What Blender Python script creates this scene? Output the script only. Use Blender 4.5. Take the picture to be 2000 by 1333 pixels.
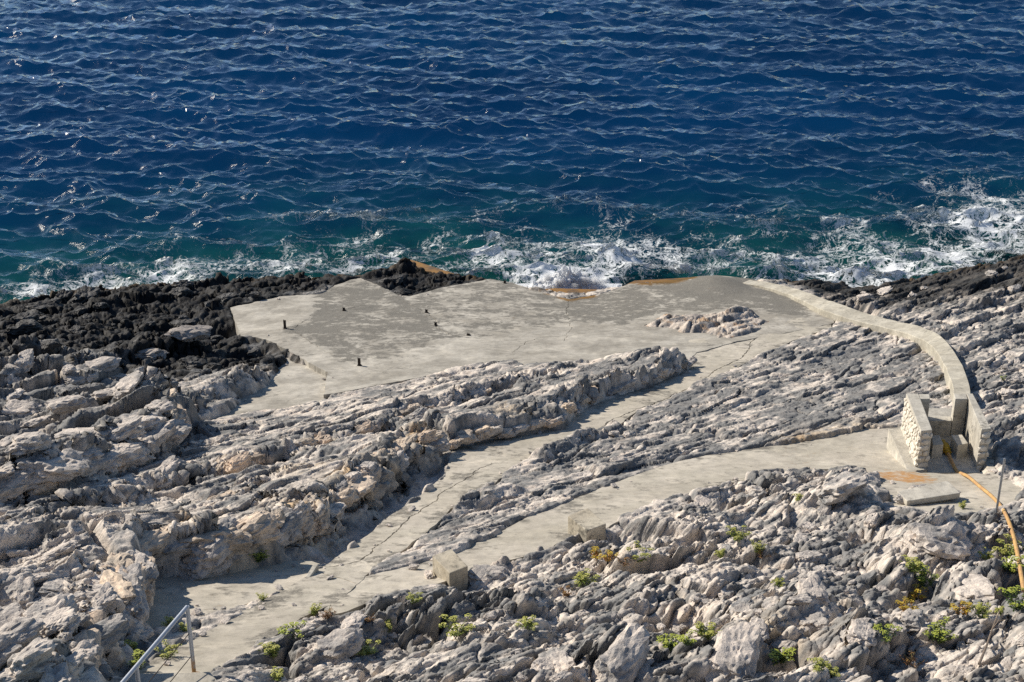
import bpy, bmesh, math, random
import numpy as np
from mathutils import Vector, Matrix, geometry

random.seed(7)
RNG = np.random.RandomState(11)
S = bpy.context.scene
COL = S.collection
for o in list(bpy.data.objects):
    bpy.data.objects.remove(o)

# ------------------------------------------------------------------ camera
PITCH = math.radians(22.77)
CAM_Z = 20.0
FPX = 2778.0                       # focal length in pixels of a 2000 px wide frame
cam_d = bpy.data.cameras.new('camera')
cam_d.lens = 50.0
cam_d.sensor_width = 36.0
cam_d.clip_start = 0.1
cam_d.clip_end = 20000
cam = bpy.data.objects.new('camera', cam_d)
COL.objects.link(cam)
cam.location = (0, 0, CAM_Z)
cam.rotation_euler = (math.pi / 2 - PITCH, 0, 0)
S.camera = cam

# ------------------------------------------------------------------ light
SUN_EL = math.radians(34)
SUN_TO = Vector((-0.85, 0.53, 0)).normalized()      # horizontal direction towards the sun
SUN_DIR = Vector((SUN_TO.x * math.cos(SUN_EL), SUN_TO.y * math.cos(SUN_EL), math.sin(SUN_EL)))
world = bpy.data.worlds.new('World')
S.world = world
world.use_nodes = True
wn = world.node_tree
wn.nodes.clear()
sky = wn.nodes.new('ShaderNodeTexSky')
sky.sky_type = 'NISHITA'
sky.sun_disc = False
sky.sun_elevation = SUN_EL
sky.sun_rotation = math.atan2(SUN_TO.x, SUN_TO.y)
sky.altitude = 20
sky.air_density = 1.1
sky.dust_density = 0.15
sky.ozone_density = 4.0
bg = wn.nodes.new('ShaderNodeBackground')
bg.inputs['Strength'].default_value = 0.078
wo = wn.nodes.new('ShaderNodeOutputWorld')
wn.links.new(sky.outputs[0], bg.inputs[0])
wn.links.new(bg.outputs[0], wo.inputs[0])
sun_d = bpy.data.lights.new('sun', 'SUN')
sun_d.energy = 5.0
sun_d.angle = math.radians(0.53)
sun_d.color = (1.0, 0.92, 0.80)
sun = bpy.data.objects.new('sun', sun_d)
COL.objects.link(sun)
sun.rotation_euler = SUN_DIR.to_track_quat('Z', 'Y').to_euler()
sun.location = SUN_DIR * 80

S.view_settings.view_transform = 'Standard'
S.view_settings.look = 'None'
S.view_settings.exposure = 0.25
S.view_settings.gamma = 1.0
S.cycles.max_bounces = 5
S.cycles.diffuse_bounces = 3
S.cycles.glossy_bounces = 3
S.cycles.volume_bounces = 4
S.cycles.transparent_max_bounces = 12
S.cycles.transmission_bounces = 2
S.cycles.caustics_reflective = False
S.cycles.caustics_refractive = False
S.cycles.use_denoising = False
S.cycles.sample_clamp_direct = 4.0
S.cycles.sample_clamp_indirect = 4.0

# ------------------------------------------------------------------ picture maths
CP, SP = math.cos(PITCH), math.sin(PITCH)

def ray(px, py):
    a = (px - 1000.0) / FPX
    b = (666.5 - py) / FPX
    return a, CP + b * SP, -SP + b * CP

def at_z(px, py, z):
    a, dy, dz = ray(px, py)
    t = (z - CAM_Z) / dz
    return (a * t, dy * t)

# ------------------------------------------------------------------ numpy noise
PERM = np.arange(256); RNG.shuffle(PERM)
PERM = np.concatenate([PERM, PERM, PERM]).astype(np.int32)
ANG = np.arange(256) * (2 * math.pi / 256)
GX = np.cos(ANG).astype(np.float32); GY = np.sin(ANG).astype(np.float32)
R1 = RNG.rand(256).astype(np.float32); R2 = RNG.rand(256).astype(np.float32)
R3 = RNG.rand(256).astype(np.float32); R4 = RNG.rand(256).astype(np.float32)
G3 = RNG.randn(256, 3); G3 /= np.linalg.norm(G3, axis=1)[:, None]; G3 = G3.astype(np.float32)
F32 = np.float32

def noise(x, y, seed=0):
    x = np.asarray(x, F32) + F32(seed * 17.31); y = np.asarray(y, F32) - F32(seed * 9.73)
    xi = np.floor(x); yi = np.floor(y)
    fx = x - xi; fy = y - yi
    xi = xi.astype(np.int32) & 255; yi = yi.astype(np.int32) & 255
    u = fx * fx * fx * (fx * (fx * 6 - 15) + 10); v = fy * fy * fy * (fy * (fy * 6 - 15) + 10)
    a = PERM[xi]; b = PERM[xi + 1]
    h00 = PERM[a + yi]; h10 = PERM[b + yi]; h01 = PERM[a + yi + 1]; h11 = PERM[b + yi + 1]
    n00 = GX[h00] * fx + GY[h00] * fy
    n10 = GX[h10] * (fx - 1) + GY[h10] * fy
    n01 = GX[h01] * fx + GY[h01] * (fy - 1)
    n11 = GX[h11] * (fx - 1) + GY[h11] * (fy - 1)
    p = n00 + u * (n10 - n00); q = n01 + u * (n11 - n01)
    return (p + v * (q - p)) * F32(1.41)

def fbm(x, y, octv=4, seed=0, gain=0.5, lac=2.03):
    s = 0; a = 1.0; t = 0
    for k in range(octv):
        s = s + noise(x, y, seed + k * 3) * F32(a); t += a
        x = x * F32(lac); y = y * F32(lac); a *= gain
    return s / F32(t)

def ridged(x, y, octv=4, seed=0, gain=0.5):
    s = 0; a = 1.0; t = 0
    for k in range(octv):
        s = s + (1 - np.abs(noise(x, y, seed + k * 3)) * F32(1.6)) * F32(a); t += a
        x = x * F32(2.07); y = y * F32(2.07); a *= gain
    return s / F32(t)

def noise3(x, y, z, seed=0):
    x = np.asarray(x, F32) + F32(seed * 7.7); y = np.asarray(y, F32) + F32(seed * 3.1); z = np.asarray(z, F32)
    xi = np.floor(x); yi = np.floor(y); zi = np.floor(z)
    fx = x - xi; fy = y - yi; fz = z - zi
    xi = xi.astype(np.int32) & 255; yi = yi.astype(np.int32) & 255; zi = zi.astype(np.int32) & 255
    u = fx * fx * (3 - 2 * fx); v = fy * fy * (3 - 2 * fy); w = fz * fz * (3 - 2 * fz)
    out = 0
    for dx in (0, 1):
        wx = u if dx else 1 - u
        A = PERM[xi + dx]
        for dy in (0, 1):
            wy = v if dy else 1 - v
            B = PERM[A + yi + dy]
            for dz in (0, 1):
                wz = w if dz else 1 - w
                g = G3[PERM[B + zi + dz]]
                out = out + wx * wy * wz * (g[..., 0] * (fx - dx) + g[..., 1] * (fy - dy) + g[..., 2] * (fz - dz))
    return out * F32(1.5)

def voronoi(x, y, seed=0, jit=0.9):
    """distance to nearest, second nearest, cell hash, offset to nearest centre"""
    x = np.asarray(x, F32) + F32(seed * 13.7); y = np.asarray(y, F32) + F32(seed * 5.3)
    xi = np.floor(x); yi = np.floor(y); fx = x - xi; fy = y - yi
    xi = xi.astype(np.int32); yi = yi.astype(np.int32)
    f1 = np.full(x.shape, 9, F32); f2 = np.full(x.shape, 9, F32)
    cid = np.zeros(x.shape, np.int32); ox = np.zeros(x.shape, F32); oy = np.zeros(x.shape, F32)
    for dx in (-1, 0, 1):
        A = PERM[(xi + dx) & 255]
        for dy in (-1, 0, 1):
            h = PERM[A + ((yi + dy) & 255)]
            rx = dx + F32(0.5) + (R1[h] - F32(.5)) * F32(jit) - fx
            ry = dy + F32(0.5) + (R2[h] - F32(.5)) * F32(jit) - fy
            d = rx * rx + ry * ry
            m = d < f1
            f2 = np.where(m, f1, np.minimum(f2, d))
            f1 = np.where(m, d, f1)
            cid = np.where(m, h, cid); ox = np.where(m, -rx, ox); oy = np.where(m, -ry, oy)
    return np.sqrt(f1), np.sqrt(f2), cid, ox, oy

def sstep(a, b, x):
    t = np.clip((x - a) / (b - a), 0, 1)
    return t * t * (3 - 2 * t)

def mix(a, b, t):
    return a + (b - a) * t

# ------------------------------------------------------------------ the broad lie of the land
CTRL = [
 (-300,1420,11.6),(200,1440,11.3),(900,1440,11.3),(1600,1440,11.2),(2300,1420,11.6),
 (0,1333,10.6),(400,1333,10.4),(1000,1333,10.5),(1500,1333,10.5),(2000,1333,10.6),
 (-250,1200,9.9),(0,1200,9.7),(400,1200,9.2),(700,1180,9.1),(1000,1200,9.5),(1500,1200,9.6),(2000,1200,9.7),(2250,1200,9.9),
 (0,1060,8.4),(300,1060,8.2),(660,1050,7.8),(1000,1050,7.9),(1500,1050,8.3),(2000,1050,8.4),
 (-250,930,7.2),(0,917,6.9),(400,917,6.4),(850,917,6.3),(1200,917,6.4),(1500,917,6.5),(1800,917,6.45),(2000,917,6.7),(2250,917,7),
 (0,800,5.2),(400,800,4.6),(700,800,4.9),(1150,800,4.75),(1500,800,5.0),(1850,800,5.2),(2000,800,5.3),
 (-250,720,3.9),(0,700,3.5),(400,700,3.2),(650,720,3.55),(1000,700,3.5),(1400,700,3.55),(1800,700,3.9),(2000,700,4.0),(2250,700,4.2),
 (0,640,2.3),(400,640,2.2),(560,640,2.75),(1000,640,2.7),(1500,640,2.85),(1700,640,2.8),(2000,640,3.0),
 (0,595,1.1),(300,590,1.5),(450,602,2.15),(700,590,2.0),(1000,590,1.9),(1300,590,2.05),(1600,590,2.1),(1800,600,2.0),(2000,590,2.3),
 (-300,610,1.1),(150,560,1.0),(400,548,1.0),(700,545,1.3),(960,548,1.25),(1110,583,1.6),(1400,540,1.25),(1700,556,.7),(1850,530,.9),(2000,495,.8),(2300,470,.8),
]
_P = []
for px, py, z in CTRL:
    X, Y = at_z(px, py, z); _P.append((X, Y, z))
_P = np.array(_P)

def _tps(r2):
    return np.where(r2 > 1e-9, r2 * np.log(np.maximum(r2, 1e-9)) * 0.5, 0)

_n = len(_P)
_r2 = (_P[:, None, 0] - _P[None, :, 0]) ** 2 + (_P[:, None, 1] - _P[None, :, 1]) ** 2
_K = _tps(_r2) + np.eye(_n) * 1.2
_Q = np.c_[np.ones(_n), _P[:, 0], _P[:, 1]]
_A = np.block([[_K, _Q], [_Q.T, np.zeros((3, 3))]])
_w = np.linalg.solve(_A, np.r_[_P[:, 2], 0, 0, 0])
# sampled on a regular grid once, then read bilinearly
BX0, BY0, BST = -40.0, 0.0, 0.25
_gx = np.arange(BX0, 40.01, BST); _gy = np.arange(BY0, 85.01, BST)
_XX, _YY = np.meshgrid(_gx, _gy)
_Z = _w[-3] + _w[-2] * _XX + _w[-1] * _YY
for k in range(_n):
    _Z = _Z + _w[k] * _tps((_XX - _P[k, 0]) ** 2 + (_YY - _P[k, 1]) ** 2)
BASE = _Z.astype(F32)

def base(x, y):
    fx = np.clip((np.asarray(x) - BX0) / BST, 0, BASE.shape[1] - 2.001)
    fy = np.clip((np.asarray(y) - BY0) / BST, 0, BASE.shape[0] - 2.001)
    i = fx.astype(np.int32); j = fy.astype(np.int32)
    u = fx - i; v = fy - j
    return ((BASE[j, i] * (1 - u) + BASE[j, i + 1] * u) * (1 - v) + (BASE[j + 1, i] * (1 - u) + BASE[j + 1, i + 1] * u) * v)

def on_base(px, py, off=0.0):
    z = 5.0
    for _ in range(60):
        X, Y = at_z(px, py, z)
        z = 0.4 * z + 0.6 * (float(base(np.array([X]), np.array([Y]))[0]) + off)
    X, Y = at_z(px, py, z)
    return X, Y, z

def poly_w(pts, off=0.0):
    return np.array([on_base(px, py, off)[:2] for px, py in pts])

def seg_dist(x, y, a, b):
    abx, aby = b[0] - a[0], b[1] - a[1]
    L = abx * abx + aby * aby + 1e-12
    t = np.clip(((x - a[0]) * abx + (y - a[1]) * aby) / L, 0, 1)
    dx = x - (a[0] + t * abx); dy = y - (a[1] + t * aby)
    return dx * dx + dy * dy, t

def sdist(poly, x, y):
    """signed distance, negative inside"""
    d = np.full(x.shape, 1e9, F32); ins = np.zeros(x.shape, bool)
    n = len(poly)
    for i in range(n):
        a = poly[i]; b = poly[(i + 1) % n]
        dd, _ = seg_dist(x, y, a.astype(F32), b.astype(F32))
        d = np.minimum(d, dd)
        if a[1] != b[1]:
            c = ((a[1] > y) != (b[1] > y)) & (x < (b[0] - a[0]) * (y - a[1]) / (b[1] - a[1]) + a[0])
            ins ^= c
    d = np.sqrt(d)
    return np.where(ins, -d, d)

ES = np.array([0.66, 0.751]); EC = np.array([0.751, -0.66])   # along and across the rock beds

# ------------------------------------------------------------------ outlines (photo pixels)
MAIN_PATH = [(225,1400),(262,1308),(330,1270),(400,1235),(470,1195),(530,1165),(580,1140),(612,1118),(645,1098),(695,1062),(760,1010),
 (830,960),(868,930),(876,902),(884,876),(910,862),(1000,852),(1090,840),(1140,800),(1200,775),(1290,745),(1355,712),(1345,690),(1315,660),(1370,640),
 (1520,625),(1625,618),(1625,640),(1545,668),(1475,702),(1400,735),(1330,770),(1245,803),(1205,833),(1140,855),(1050,893),(990,925),
 (945,962),(885,992),(835,1038),(775,1083),(715,1122),(690,1150),(650,1180),(605,1200),(545,1236),(490,1272),(425,1310),(400,1400)]
SIDE_PATH = [(640,1150),(700,1128),(800,1105),(880,1082),(960,1045),(1030,1010),(1110,978),(1180,950),(1290,910),(1400,885),(1500,872),(1600,855),
 (1680,838),(1740,835),(1800,830),(1940,850),(1945,925),(2000,950),(1985,985),(1900,1005),(1740,1000),(1720,950),(1690,915),(1600,915),(1500,930),(1420,945),(1350,960),(1290,985),
 (1225,1010),(1180,1035),(1110,1050),(1060,1075),(1000,1092),(920,1115),(830,1148),(740,1170),(680,1192),(630,1205)]
PLATFORM = [(449,602),(500,590),(545,580),(625,575),(655,558),(700,543),(735,556),(778,577),(800,580),(860,563),(958,546),(1000,553),(1055,571),(1112,585),
 (1180,573),(1228,556),(1330,547),(1400,541),(1470,546),(1560,575),(1615,606),(1630,632),(1540,650),(1440,668),(1360,690),(1345,706),(1300,690),(1200,712),(1045,722),
 (1000,704),(930,712),(830,735),(720,757),(633,772),(640,728),(545,676),(520,664),(472,657)]
RAMP = [(560,688),(645,722),(645,775),(560,797),(480,806),(420,825),(365,845),(372,825),(425,800),(470,770),(520,740),(548,700)]
APRON = [(275,1120),(330,1122),(430,1118),(520,1098),(600,1092),(622,1100),(618,1120),(560,1150),(500,1172),(440,1192),(390,1202),(340,1200),(310,1230),(270,1235)]
SLABS = {'main': MAIN_PATH, 'side': SIDE_PATH, 'platform': PLATFORM, 'ramp': RAMP, 'apron': APRON}
SLAB_W = {k: poly_w(v) for k, v in SLABS.items()}
ISC = float(np.dot(on_base(1400, 632)[:2], [0.751, -0.66]))
ISLAND = poly_w([(1222,641),(1290,615),(1370,611),(1440,603),(1490,618),(1522,632),(1485,655),(1425,667),(1370,657),(1300,646)])
SHORE = [(-700,650,1.0),(-300,612,.9),(0,594,1.0),(90,577,1.0),(150,562,1.1),(250,554,1.1),(400,549,1.1),(560,538,1.2),(700,530,1.2),(780,512,.9),(830,528,.9),(900,540,.9),(960,542,1.1),(1010,556,1.2),
 (1060,572,1.1),(1110,582,1.1),(1180,572,1.1),(1225,552,1.3),(1400,537,1.4),(1480,538,1.3),(1560,546,.9),(1620,552,.7),(1700,558,.6),(1760,551,.6),(1850,526,.8),(1930,509,.8),(2000,493,.9),(2300,465,.9),(2800,430,.9)]
SHORE_W = np.array([at_z(px, py, z) for px, py, z in SHORE])
LAND = np.vstack([SHORE_W, [[45, -30], [-45, -30]]])

GULLY_W = poly_w([(560,1098),(660,1046),(720,1000),(800,930),(872,894),(872,915),(850,945),(815,970),(760,1012),(690,1064),(640,1098),(600,1112)])

ZONES = {
 'fore': [(400,1600),(425,1310),(560,1230),(650,1180),(830,1150),(1070,1060),(1210,1010),(1400,935),(1560,905),(1720,940),(1760,1000),(1900,990),(1980,935),(2400,880),(2400,1600)],
 'strip': [(690,1135),(880,990),(1050,890),(1240,806),(1470,700),(1615,630),(1790,655),(1880,770),(1770,800),(1740,850),(1400,888),(1150,970),(870,1088)],
 'left': [(-500,690),(150,690),(330,760),(370,800),(378,870),(330,922),(0,1022),(-500,1120)],
 'corner': [(-500,1120),(0,1060),(250,1080),(292,1125),(292,1225),(235,1290),(200,1600),(-500,1600)],
 'dark': [(-600,720),(0,700),(150,685),(330,745),(540,712),(550,685),(470,655),(450,602),(540,582),(650,560),(735,555),(800,580),(960,548),(1000,520),(960,470),(-600,470)],
 'right': [(1470,535),(1560,560),(1620,600),(1790,640),(1900,770),(1935,850),(1985,935),(2500,890),(2500,420),(1700,480)],
}
ZONE_W = {}
for k, v in ZONES.items():
    ZONE_W[k] = np.array([at_z(px, py, 1.0) if py < 545 else on_base(px, py)[:2] for px, py in v])

# scarps: foot line in pixels (the high side lies to the left of the direction of travel), height, run-out
SCARPS = [
 ([(150,1420),(205,1333),(238,1270),(292,1222),(296,1130),(360,1120),(440,1120),(520,1102),(580,1078),(645,1046),(668,1030)], .62, 2.6, .9, .7),
 ([(640,1046),(668,1022),(715,992),(760,955),(805,918),(850,896),(885,884)], .62, 2.0, .3, .5),
 ([(880,884),(960,866),(1050,850),(1105,838),(1142,800),(1180,782),(1250,763),(1310,742),(1362,716)], .55, 2.2, .5, .6),
 ([(470,945),(560,912),(640,892),(700,872),(760,850),(830,832)], .38, 1.4, .6, .5),
 ([(770,835),(870,802),(950,783),(1050,760),(1160,738)], .34, 1.2, .5, .5),
 ([(-200,1060),(0,1018),(150,988),(250,952),(332,912),(372,868),(376,835),(350,795)], .85, 1.9, 1.0, .6),
 ([(-50,1095),(150,1025),(300,975),(420,945),(520,920)], .32, 1.2, .8, .8),
 ([(430,1010),(520,985),(600,965),(690,935)], .30, .9, .6, .6),
 ([(540,735),(470,765),(400,800),(372,820)][::-1], .35, 1.5, .5, .5),
 ([(-100,770),(60,745),(160,725),(310,705),(420,690)], .4, 1.2, .6, .6),
 ([(1060,905),(1140,872),(1200,852),(1250,838)], .22, .8, .3, .4),
 ([(880,1010),(940,985),(1040,960)], .14, .7, .3, .4),
]
# lumps and hollows: pixel, half-length along and across the beds, height
LUMPS = [
 (440,645,1.0,.7,-1.0),(405,650,1.2,.8,-.5),(500,690,1.0,.5,-.6),(300,690,1.2,.8,.25),(120,650,2.0,1.2,.3),(250,600,2.5,1.0,.35),(820,560,1.3,.8,-.35),(790,530,.8,.5,.35),
 (1310,1215,.55,.45,-.75),(1690,1040,.4,.35,-.45),(1640,985,1.2,.7,.45),(1830,1060,.9,.6,.45),(1440,1290,.7,.5,.35),(1800,1150,.5,.4,-.6),(1900,1130,.8,.5,.3),
 (1985,1150,.6,.5,-.6),(1210,1290,.8,.5,.3),(1120,1230,.5,.35,-.2),(1560,1200,.9,.5,.3),(1700,1260,.7,.4,.2),(1530,1290,.6,.4,-.45),(1370,1120,1.0,.5,.2),
 (1650,600,1.2,.9,-.55),(1400,548,.6,.5,.0),(1960,880,.5,.5,.25),(1985,1000,.5,.4,.15),(760,1240,.4,.3,-.2),(560,1290,.4,.3,-.2),(240,1285,.4,.3,-.3),
 (100,1100,1.4,.7,.3),(60,1250,.8,.6,-.35),(130,1300,.6,.5,.3),(450,1150,.3,.3,0),(1205,850,.25,.15,-.3),(1165,1055,.45,.35,-.3),(900,1132,.4,.32,-.22),
]

# ------------------------------------------------------------------ terrain grid
NR, NC = 900, 1100
def spaced(y0, y1, n, p):
    # row spacing grows with distance
    t = np.linspace(y0 ** (1 - p), y1 ** (1 - p), n)
    return t ** (1 / (1 - p))
TROW = spaced(11.3, 63.0, NR, 1.3)
THALF = lambda y: 6.9 + 0.40 * (y - 13.0)
U = np.linspace(-1, 1, NC)
TX = (U[None, :] * THALF(TROW)[:, None]).astype(F32)
TY = np.repeat(TROW[:, None], NC, 1).astype(F32)

def terrain(x, y):
    b = base(x, y).astype(F32)
    s = (x * F32(ES[0]) + y * F32(ES[1])); c = (x * F32(EC[0]) + y * F32(EC[1]))
    # wobble used wherever an outline meets rock
    wx = fbm(x * F32(1.1), y * F32(1.1), 3, 21) * F32(.30); wy = fbm(x * F32(1.1), y * F32(1.1), 3, 31) * F32(.30)
    xw, yw = x + wx, y + wy
    W = {}
    tot = 0
    for k, p in ZONE_W.items():
        W[k] = sstep(.45, -.45, sdist(p, xw + wx, yw + wy)).astype(F32); tot = tot + W[k]
    W['ledge'] = np.clip(1 - tot, 0, 1)
    def amp(**kw):
        r = 0
        for k, v in kw.items():
            r = r + W[k] * F32(v)
        return r
    # scarps
    lw1 = noise(x * F32(.9), y * F32(.9), 25) * F32(.28); lw2 = noise(x * F32(.9), y * F32(.9), 35) * F32(.28)
    scarp = np.zeros_like(b); steep = np.zeros_like(b)
    for foot, drop, run, ta, tb in SCARPS:
        pts = poly_w(foot).astype(F32)
        best = np.full(x.shape, 1e9, F32); sgn = np.zeros(x.shape, F32); arc = np.zeros(x.shape, F32)
        acc = 0.0
        x2 = x + lw1; y2 = y + lw2
        for i in range(len(pts) - 1):
            a, e = pts[i], pts[i + 1]
            dd, t = seg_dist(x2, y2, a, e)
            m = dd < best
            L = float(np.hypot(*(e - a)))
            cr = (e[0] - a[0]) * (y2 - a[1]) - (e[1] - a[1]) * (x2 - a[0])
            best = np.where(m, dd, best); sgn = np.where(m, np.sign(cr), sgn); arc = np.where(m, acc + t * L, arc)
            acc += L
        sd = np.sqrt(best) * sgn
        taper = sstep(0, ta, arc) * sstep(0, tb, acc - arc)
        dn = drop * (1 + .35 * fbm(arc * F32(.9), arc * 0 + F32(drop * 7), 2, 5))
        # the face is broken into tiers that stand back unevenly along its length
        pa = sdn = 0
        for tier, (wt, back) in enumerate(((.42, .0), (.33, .16), (.25, .42))):
            fa, fb, cid, _, _ = voronoi(arc * F32(1.3 + .5 * tier), arc * 0 + F32(.5 + tier), 300 + tier)
            o = back * drop * (.35 + 1.3 * R2[cid]) + .16 * (R3[cid] - .5)
            pa = pa + wt * sstep(-.02, .15, sd - o)
        prof = pa * np.exp(-(np.maximum(sd - .3, 0) / run) ** 2)
        scarp = np.maximum(scarp, scarp * .35 + (dn * prof * taper))
    lump = np.zeros_like(b)
    for px, py, ls, lc, h in LUMPS:
        X, Y, _ = on_base(px, py)
        s0 = X * ES[0] + Y * ES[1]; c0 = X * EC[0] + Y * EC[1]
        q = ((s + wx - s0) / ls) ** 2 + ((c + wy - c0) / lc) ** 2
        lump = lump + h * np.exp(-q * 1.1) * (q < 9)
    # bedding: rises gently towards the viewer's right, then breaks off
    def bed(P, seed, wamp=.8, fs=.14, fc=.35, edge=.86):
        ph = c / F32(P) + F32(wamp) * fbm(s * F32(fs) / P, c * F32(fc) / P, 3, seed)
        f = ph - np.floor(ph)
        k = (np.floor(ph).astype(np.int32) * 37) & 255
        r = .5 + .9 * R1[k]
        q = np.where(f < edge, f / edge, (1 - f) / (1 - edge))
        return (q - .5) * r
    h = amp(fore=.12, strip=.05, ledge=.08, left=.12, corner=.10, dark=.10, right=.12) * bed(1.5, 41)
    h = h + amp(fore=.05, strip=.03, ledge=.035, left=.04, corner=.04, dark=.04, right=.05) * bed(.61, 47, 1.6)
    h = h + amp(fore=.02, strip=.012, ledge=.012, left=.01, corner=.01, dark=.01, right=.015) * bed(.23, 53, 1.9, .2, .5)
    steepw = np.ones_like(b)
    # broken blocks at three sizes: each cell is a tilted facet with open joints round it
    def blocks(size, el, seed, tilt, step, gap, gw, dome):
        sx = (s + wx * F32(.5 * size)) / F32(size * el) + fbm(s / F32(size), c / F32(size), 2, seed + 1) * F32(.28)
        cx = (c + wy * F32(.5 * size)) / F32(size) + fbm(s / F32(size), c / F32(size), 2, seed + 5) * F32(.28)
        f1, f2, cid, ox, oy = voronoi(sx, cx, seed)
        r = R3[cid] - F32(.5)
        tx = (R4[cid] - F32(.5)) * 2; ty = (R1[(cid * 7 + 3) & 255] - F32(.55)) * 2
        z = step * r + tilt * (tx * ox + ty * oy) - dome * f1 * f1
        e = f2 - f1
        z = z * sstep(.0, .10, e)
        z = z - gap * np.exp(-(e / gw) ** 2) * (F32(.35) + R2[cid])
        return z.astype(F32), cid, e
    z1, id1, e1 = blocks(1.25, 1.6, 61, .46, .40, .34, .06, .0)
    z2, id2, e2 = blocks(.50, 1.8, 67, .24, .16, .16, .07, .0)
    z3, id3, e3 = blocks(.20, 1.8, 71, .11, .06, .05, .10, .0)
    z4, id4, e4 = blocks(.085, 1.7, 73, .045, .03, .014, .14, .0)
    far = sstep(48, 24, y).astype(F32); far2 = F32(.35) + F32(.65) * far
    z4 = z4 * far; z3 = z3 * far2
    y2, jd2, g2 = blocks(.40, 5.0, 161, .15, .13, .07, .06, .0)
    y3, jd3, g3 = blocks(.15, 6.0, 171, .075, .06, .035, .10, .0)
    y4, jd4, g4 = blocks(.068, 4.5, 173, .042, .032, .018, .12, .0)
    y1, jd1, g1 = blocks(1.0, 4.0, 151, .16, .14, .20, .035, .0)
    pat2 = F32(.30) + F32(1.0) * sstep(-.25, .28, fbm(s * F32(.35), c * F32(.8), 3, 187))
    y4 = y4 * far; y3 = y3 * far2
    patchy = F32(.35) + F32(.95) * sstep(-.22, .30, fbm(x * F32(.55), y * F32(.55), 3, 177))
    h = h + amp(fore=.66, strip=.07, ledge=.12, left=1.1, corner=.65, dark=.5, right=.28) * z1
    h = h + amp(fore=.90, strip=.08, ledge=.14, left=.85, corner=.7, dark=.75, right=.22) * z2 * patchy
    h = h + amp(fore=.75, strip=.12, ledge=.18, left=.45, corner=.65, dark=.9, right=.22) * z3 * patchy
    h = h + amp(fore=.6, strip=.2, ledge=.2, left=.45, corner=.6, dark=.3, right=.2) * z4
    h = h + amp(fore=.1, strip=.75, ledge=.6, left=.2, corner=.2, dark=.0, right=.8) * y1
    h = h + amp(fore=.12, strip=.30, ledge=.27, left=.25, corner=.2, dark=.1, right=.55) * y2 * patchy
    h = h + amp(fore=.3, strip=.34, ledge=.26, left=.35, corner=.35, dark=.2, right=.5) * y3 * pat2
    h = h + amp(fore=.2, strip=.32, ledge=.22, left=.25, corner=.25, dark=.1, right=.35) * y4 * pat2
    # solution pitting, drawn out along the beds where the rock is smooth; some faces stay clean
    rough = F32(.25) + F32(.75) * sstep(-.25, .25, fbm(x * F32(.8), y * F32(.8), 3, 77) + (R1[id2] - F32(.5)) * F32(.5))
    n1 = ridged(s * F32(.8) + wx, c * F32(5.0) + wy * F32(2), 4, 81) - F32(.62)
    n2 = ridged(s * F32(3.0), c * F32(3.6), 4, 91) - F32(.62)
    h = h + amp(fore=.04, strip=.07, ledge=.05, left=.03, corner=.05, dark=.0, right=.08) * n1 * pat2
    h = h + amp(fore=.08, strip=.03, ledge=.03, left=.06, corner=.08, dark=.02, right=.04) * n2 * rough
    h = h + amp(fore=.03, strip=.02, ledge=.02, left=.02, corner=.03, dark=.04, right=.02) * fbm(x * F32(11), y * F32(11), 3, 101) * rough
    # slabs press the rock down; rock laps over their edges
    d = np.full(x.shape, 99, F32)
    for k, p in SLAB_W.items():
        d = np.minimum(d, sdist(p, x, y))
    isl = sdist(ISLAND, xw, yw)
    near = sstep(-.1, .8, d + wx * .5)
    kmin = F32(.30) + F32(.4) * (W['strip'] + W['ledge'] + W['right'])
    keep = kmin + (1 - kmin) * near
    out = b + scarp + np.where(lump < 0, lump * np.maximum(keep, F32(.85)), lump * keep) + h * keep + F32(.05)
    dd = d + wx * F32(.65)
    ins = sstep(.05, -.20, dd + h * F32(.4))
    out = mix(out, np.minimum(out, b - F32(.30)), ins)
    # rock showing through the platform
    ism = sstep(.25, -.35, isl)
    out = np.where(ism > 0, mix(out, b - F32(.04) + F32(.24) * sstep(.05, -.9, isl) + F32(.16) * np.exp(-((c - ISC) / F32(.35)) ** 2) + h * F32(1.3), ism), out)
    # the gully between the ledge and the path is worn smooth and lies lower
    gm = sstep(.12, -.16, sdist(GULLY_W, xw, yw))
    out = mix(out, np.minimum(out, b - F32(.22) + h * F32(.3)), gm)
    # shore
    sl = sdist(LAND, xw, yw)
    fall = sstep(-.55, .75, sl + h * F32(.6))
    out = mix(out, np.minimum(out, -F32(.4) - F32(.5) * np.maximum(sl, 0)), fall)
    info = dict(W=W, s=s, c=c, h=h, d=d, sl=sl, id1=id1, id2=id2, id3=id3, e1=e1, scarp=scarp, wx=wx, wy=wy, isl=isl, b=b, rough=rough)
    return out.astype(F32), info

TZ, INF = terrain(TX, TY)

def grid_normals(X, Y, Z):
    du = np.stack([np.gradient(a, axis=1) for a in (X, Y, Z)], -1)
    dv = np.stack([np.gradient(a, axis=0) for a in (X, Y, Z)], -1)
    n = np.cross(du, dv)
    n /= np.linalg.norm(n, axis=-1, keepdims=True) + 1e-9
    return n.astype(F32)

# knobbly relief pushed out along the surface, so that steep faces carry it too
NRM = grid_normals(TX, TY, TZ)
_q = [a.ravel() for a in (TX, TY, TZ)]
k3 = noise3(_q[0] * F32(2.3), _q[1] * F32(2.3), _q[2] * F32(3.4), 1) * F32(.05)
k3 = k3 + (np.abs(noise3(_q[0] * F32(5.0), _q[1] * F32(5.0), _q[2] * F32(8), 2)) - F32(.2)) * F32(.035) * INF['rough'].ravel()
k3 = k3 + noise3(_q[0] * F32(14), _q[1] * F32(14), _q[2] * F32(17), 3) * F32(.016) * INF['rough'].ravel()

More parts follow.
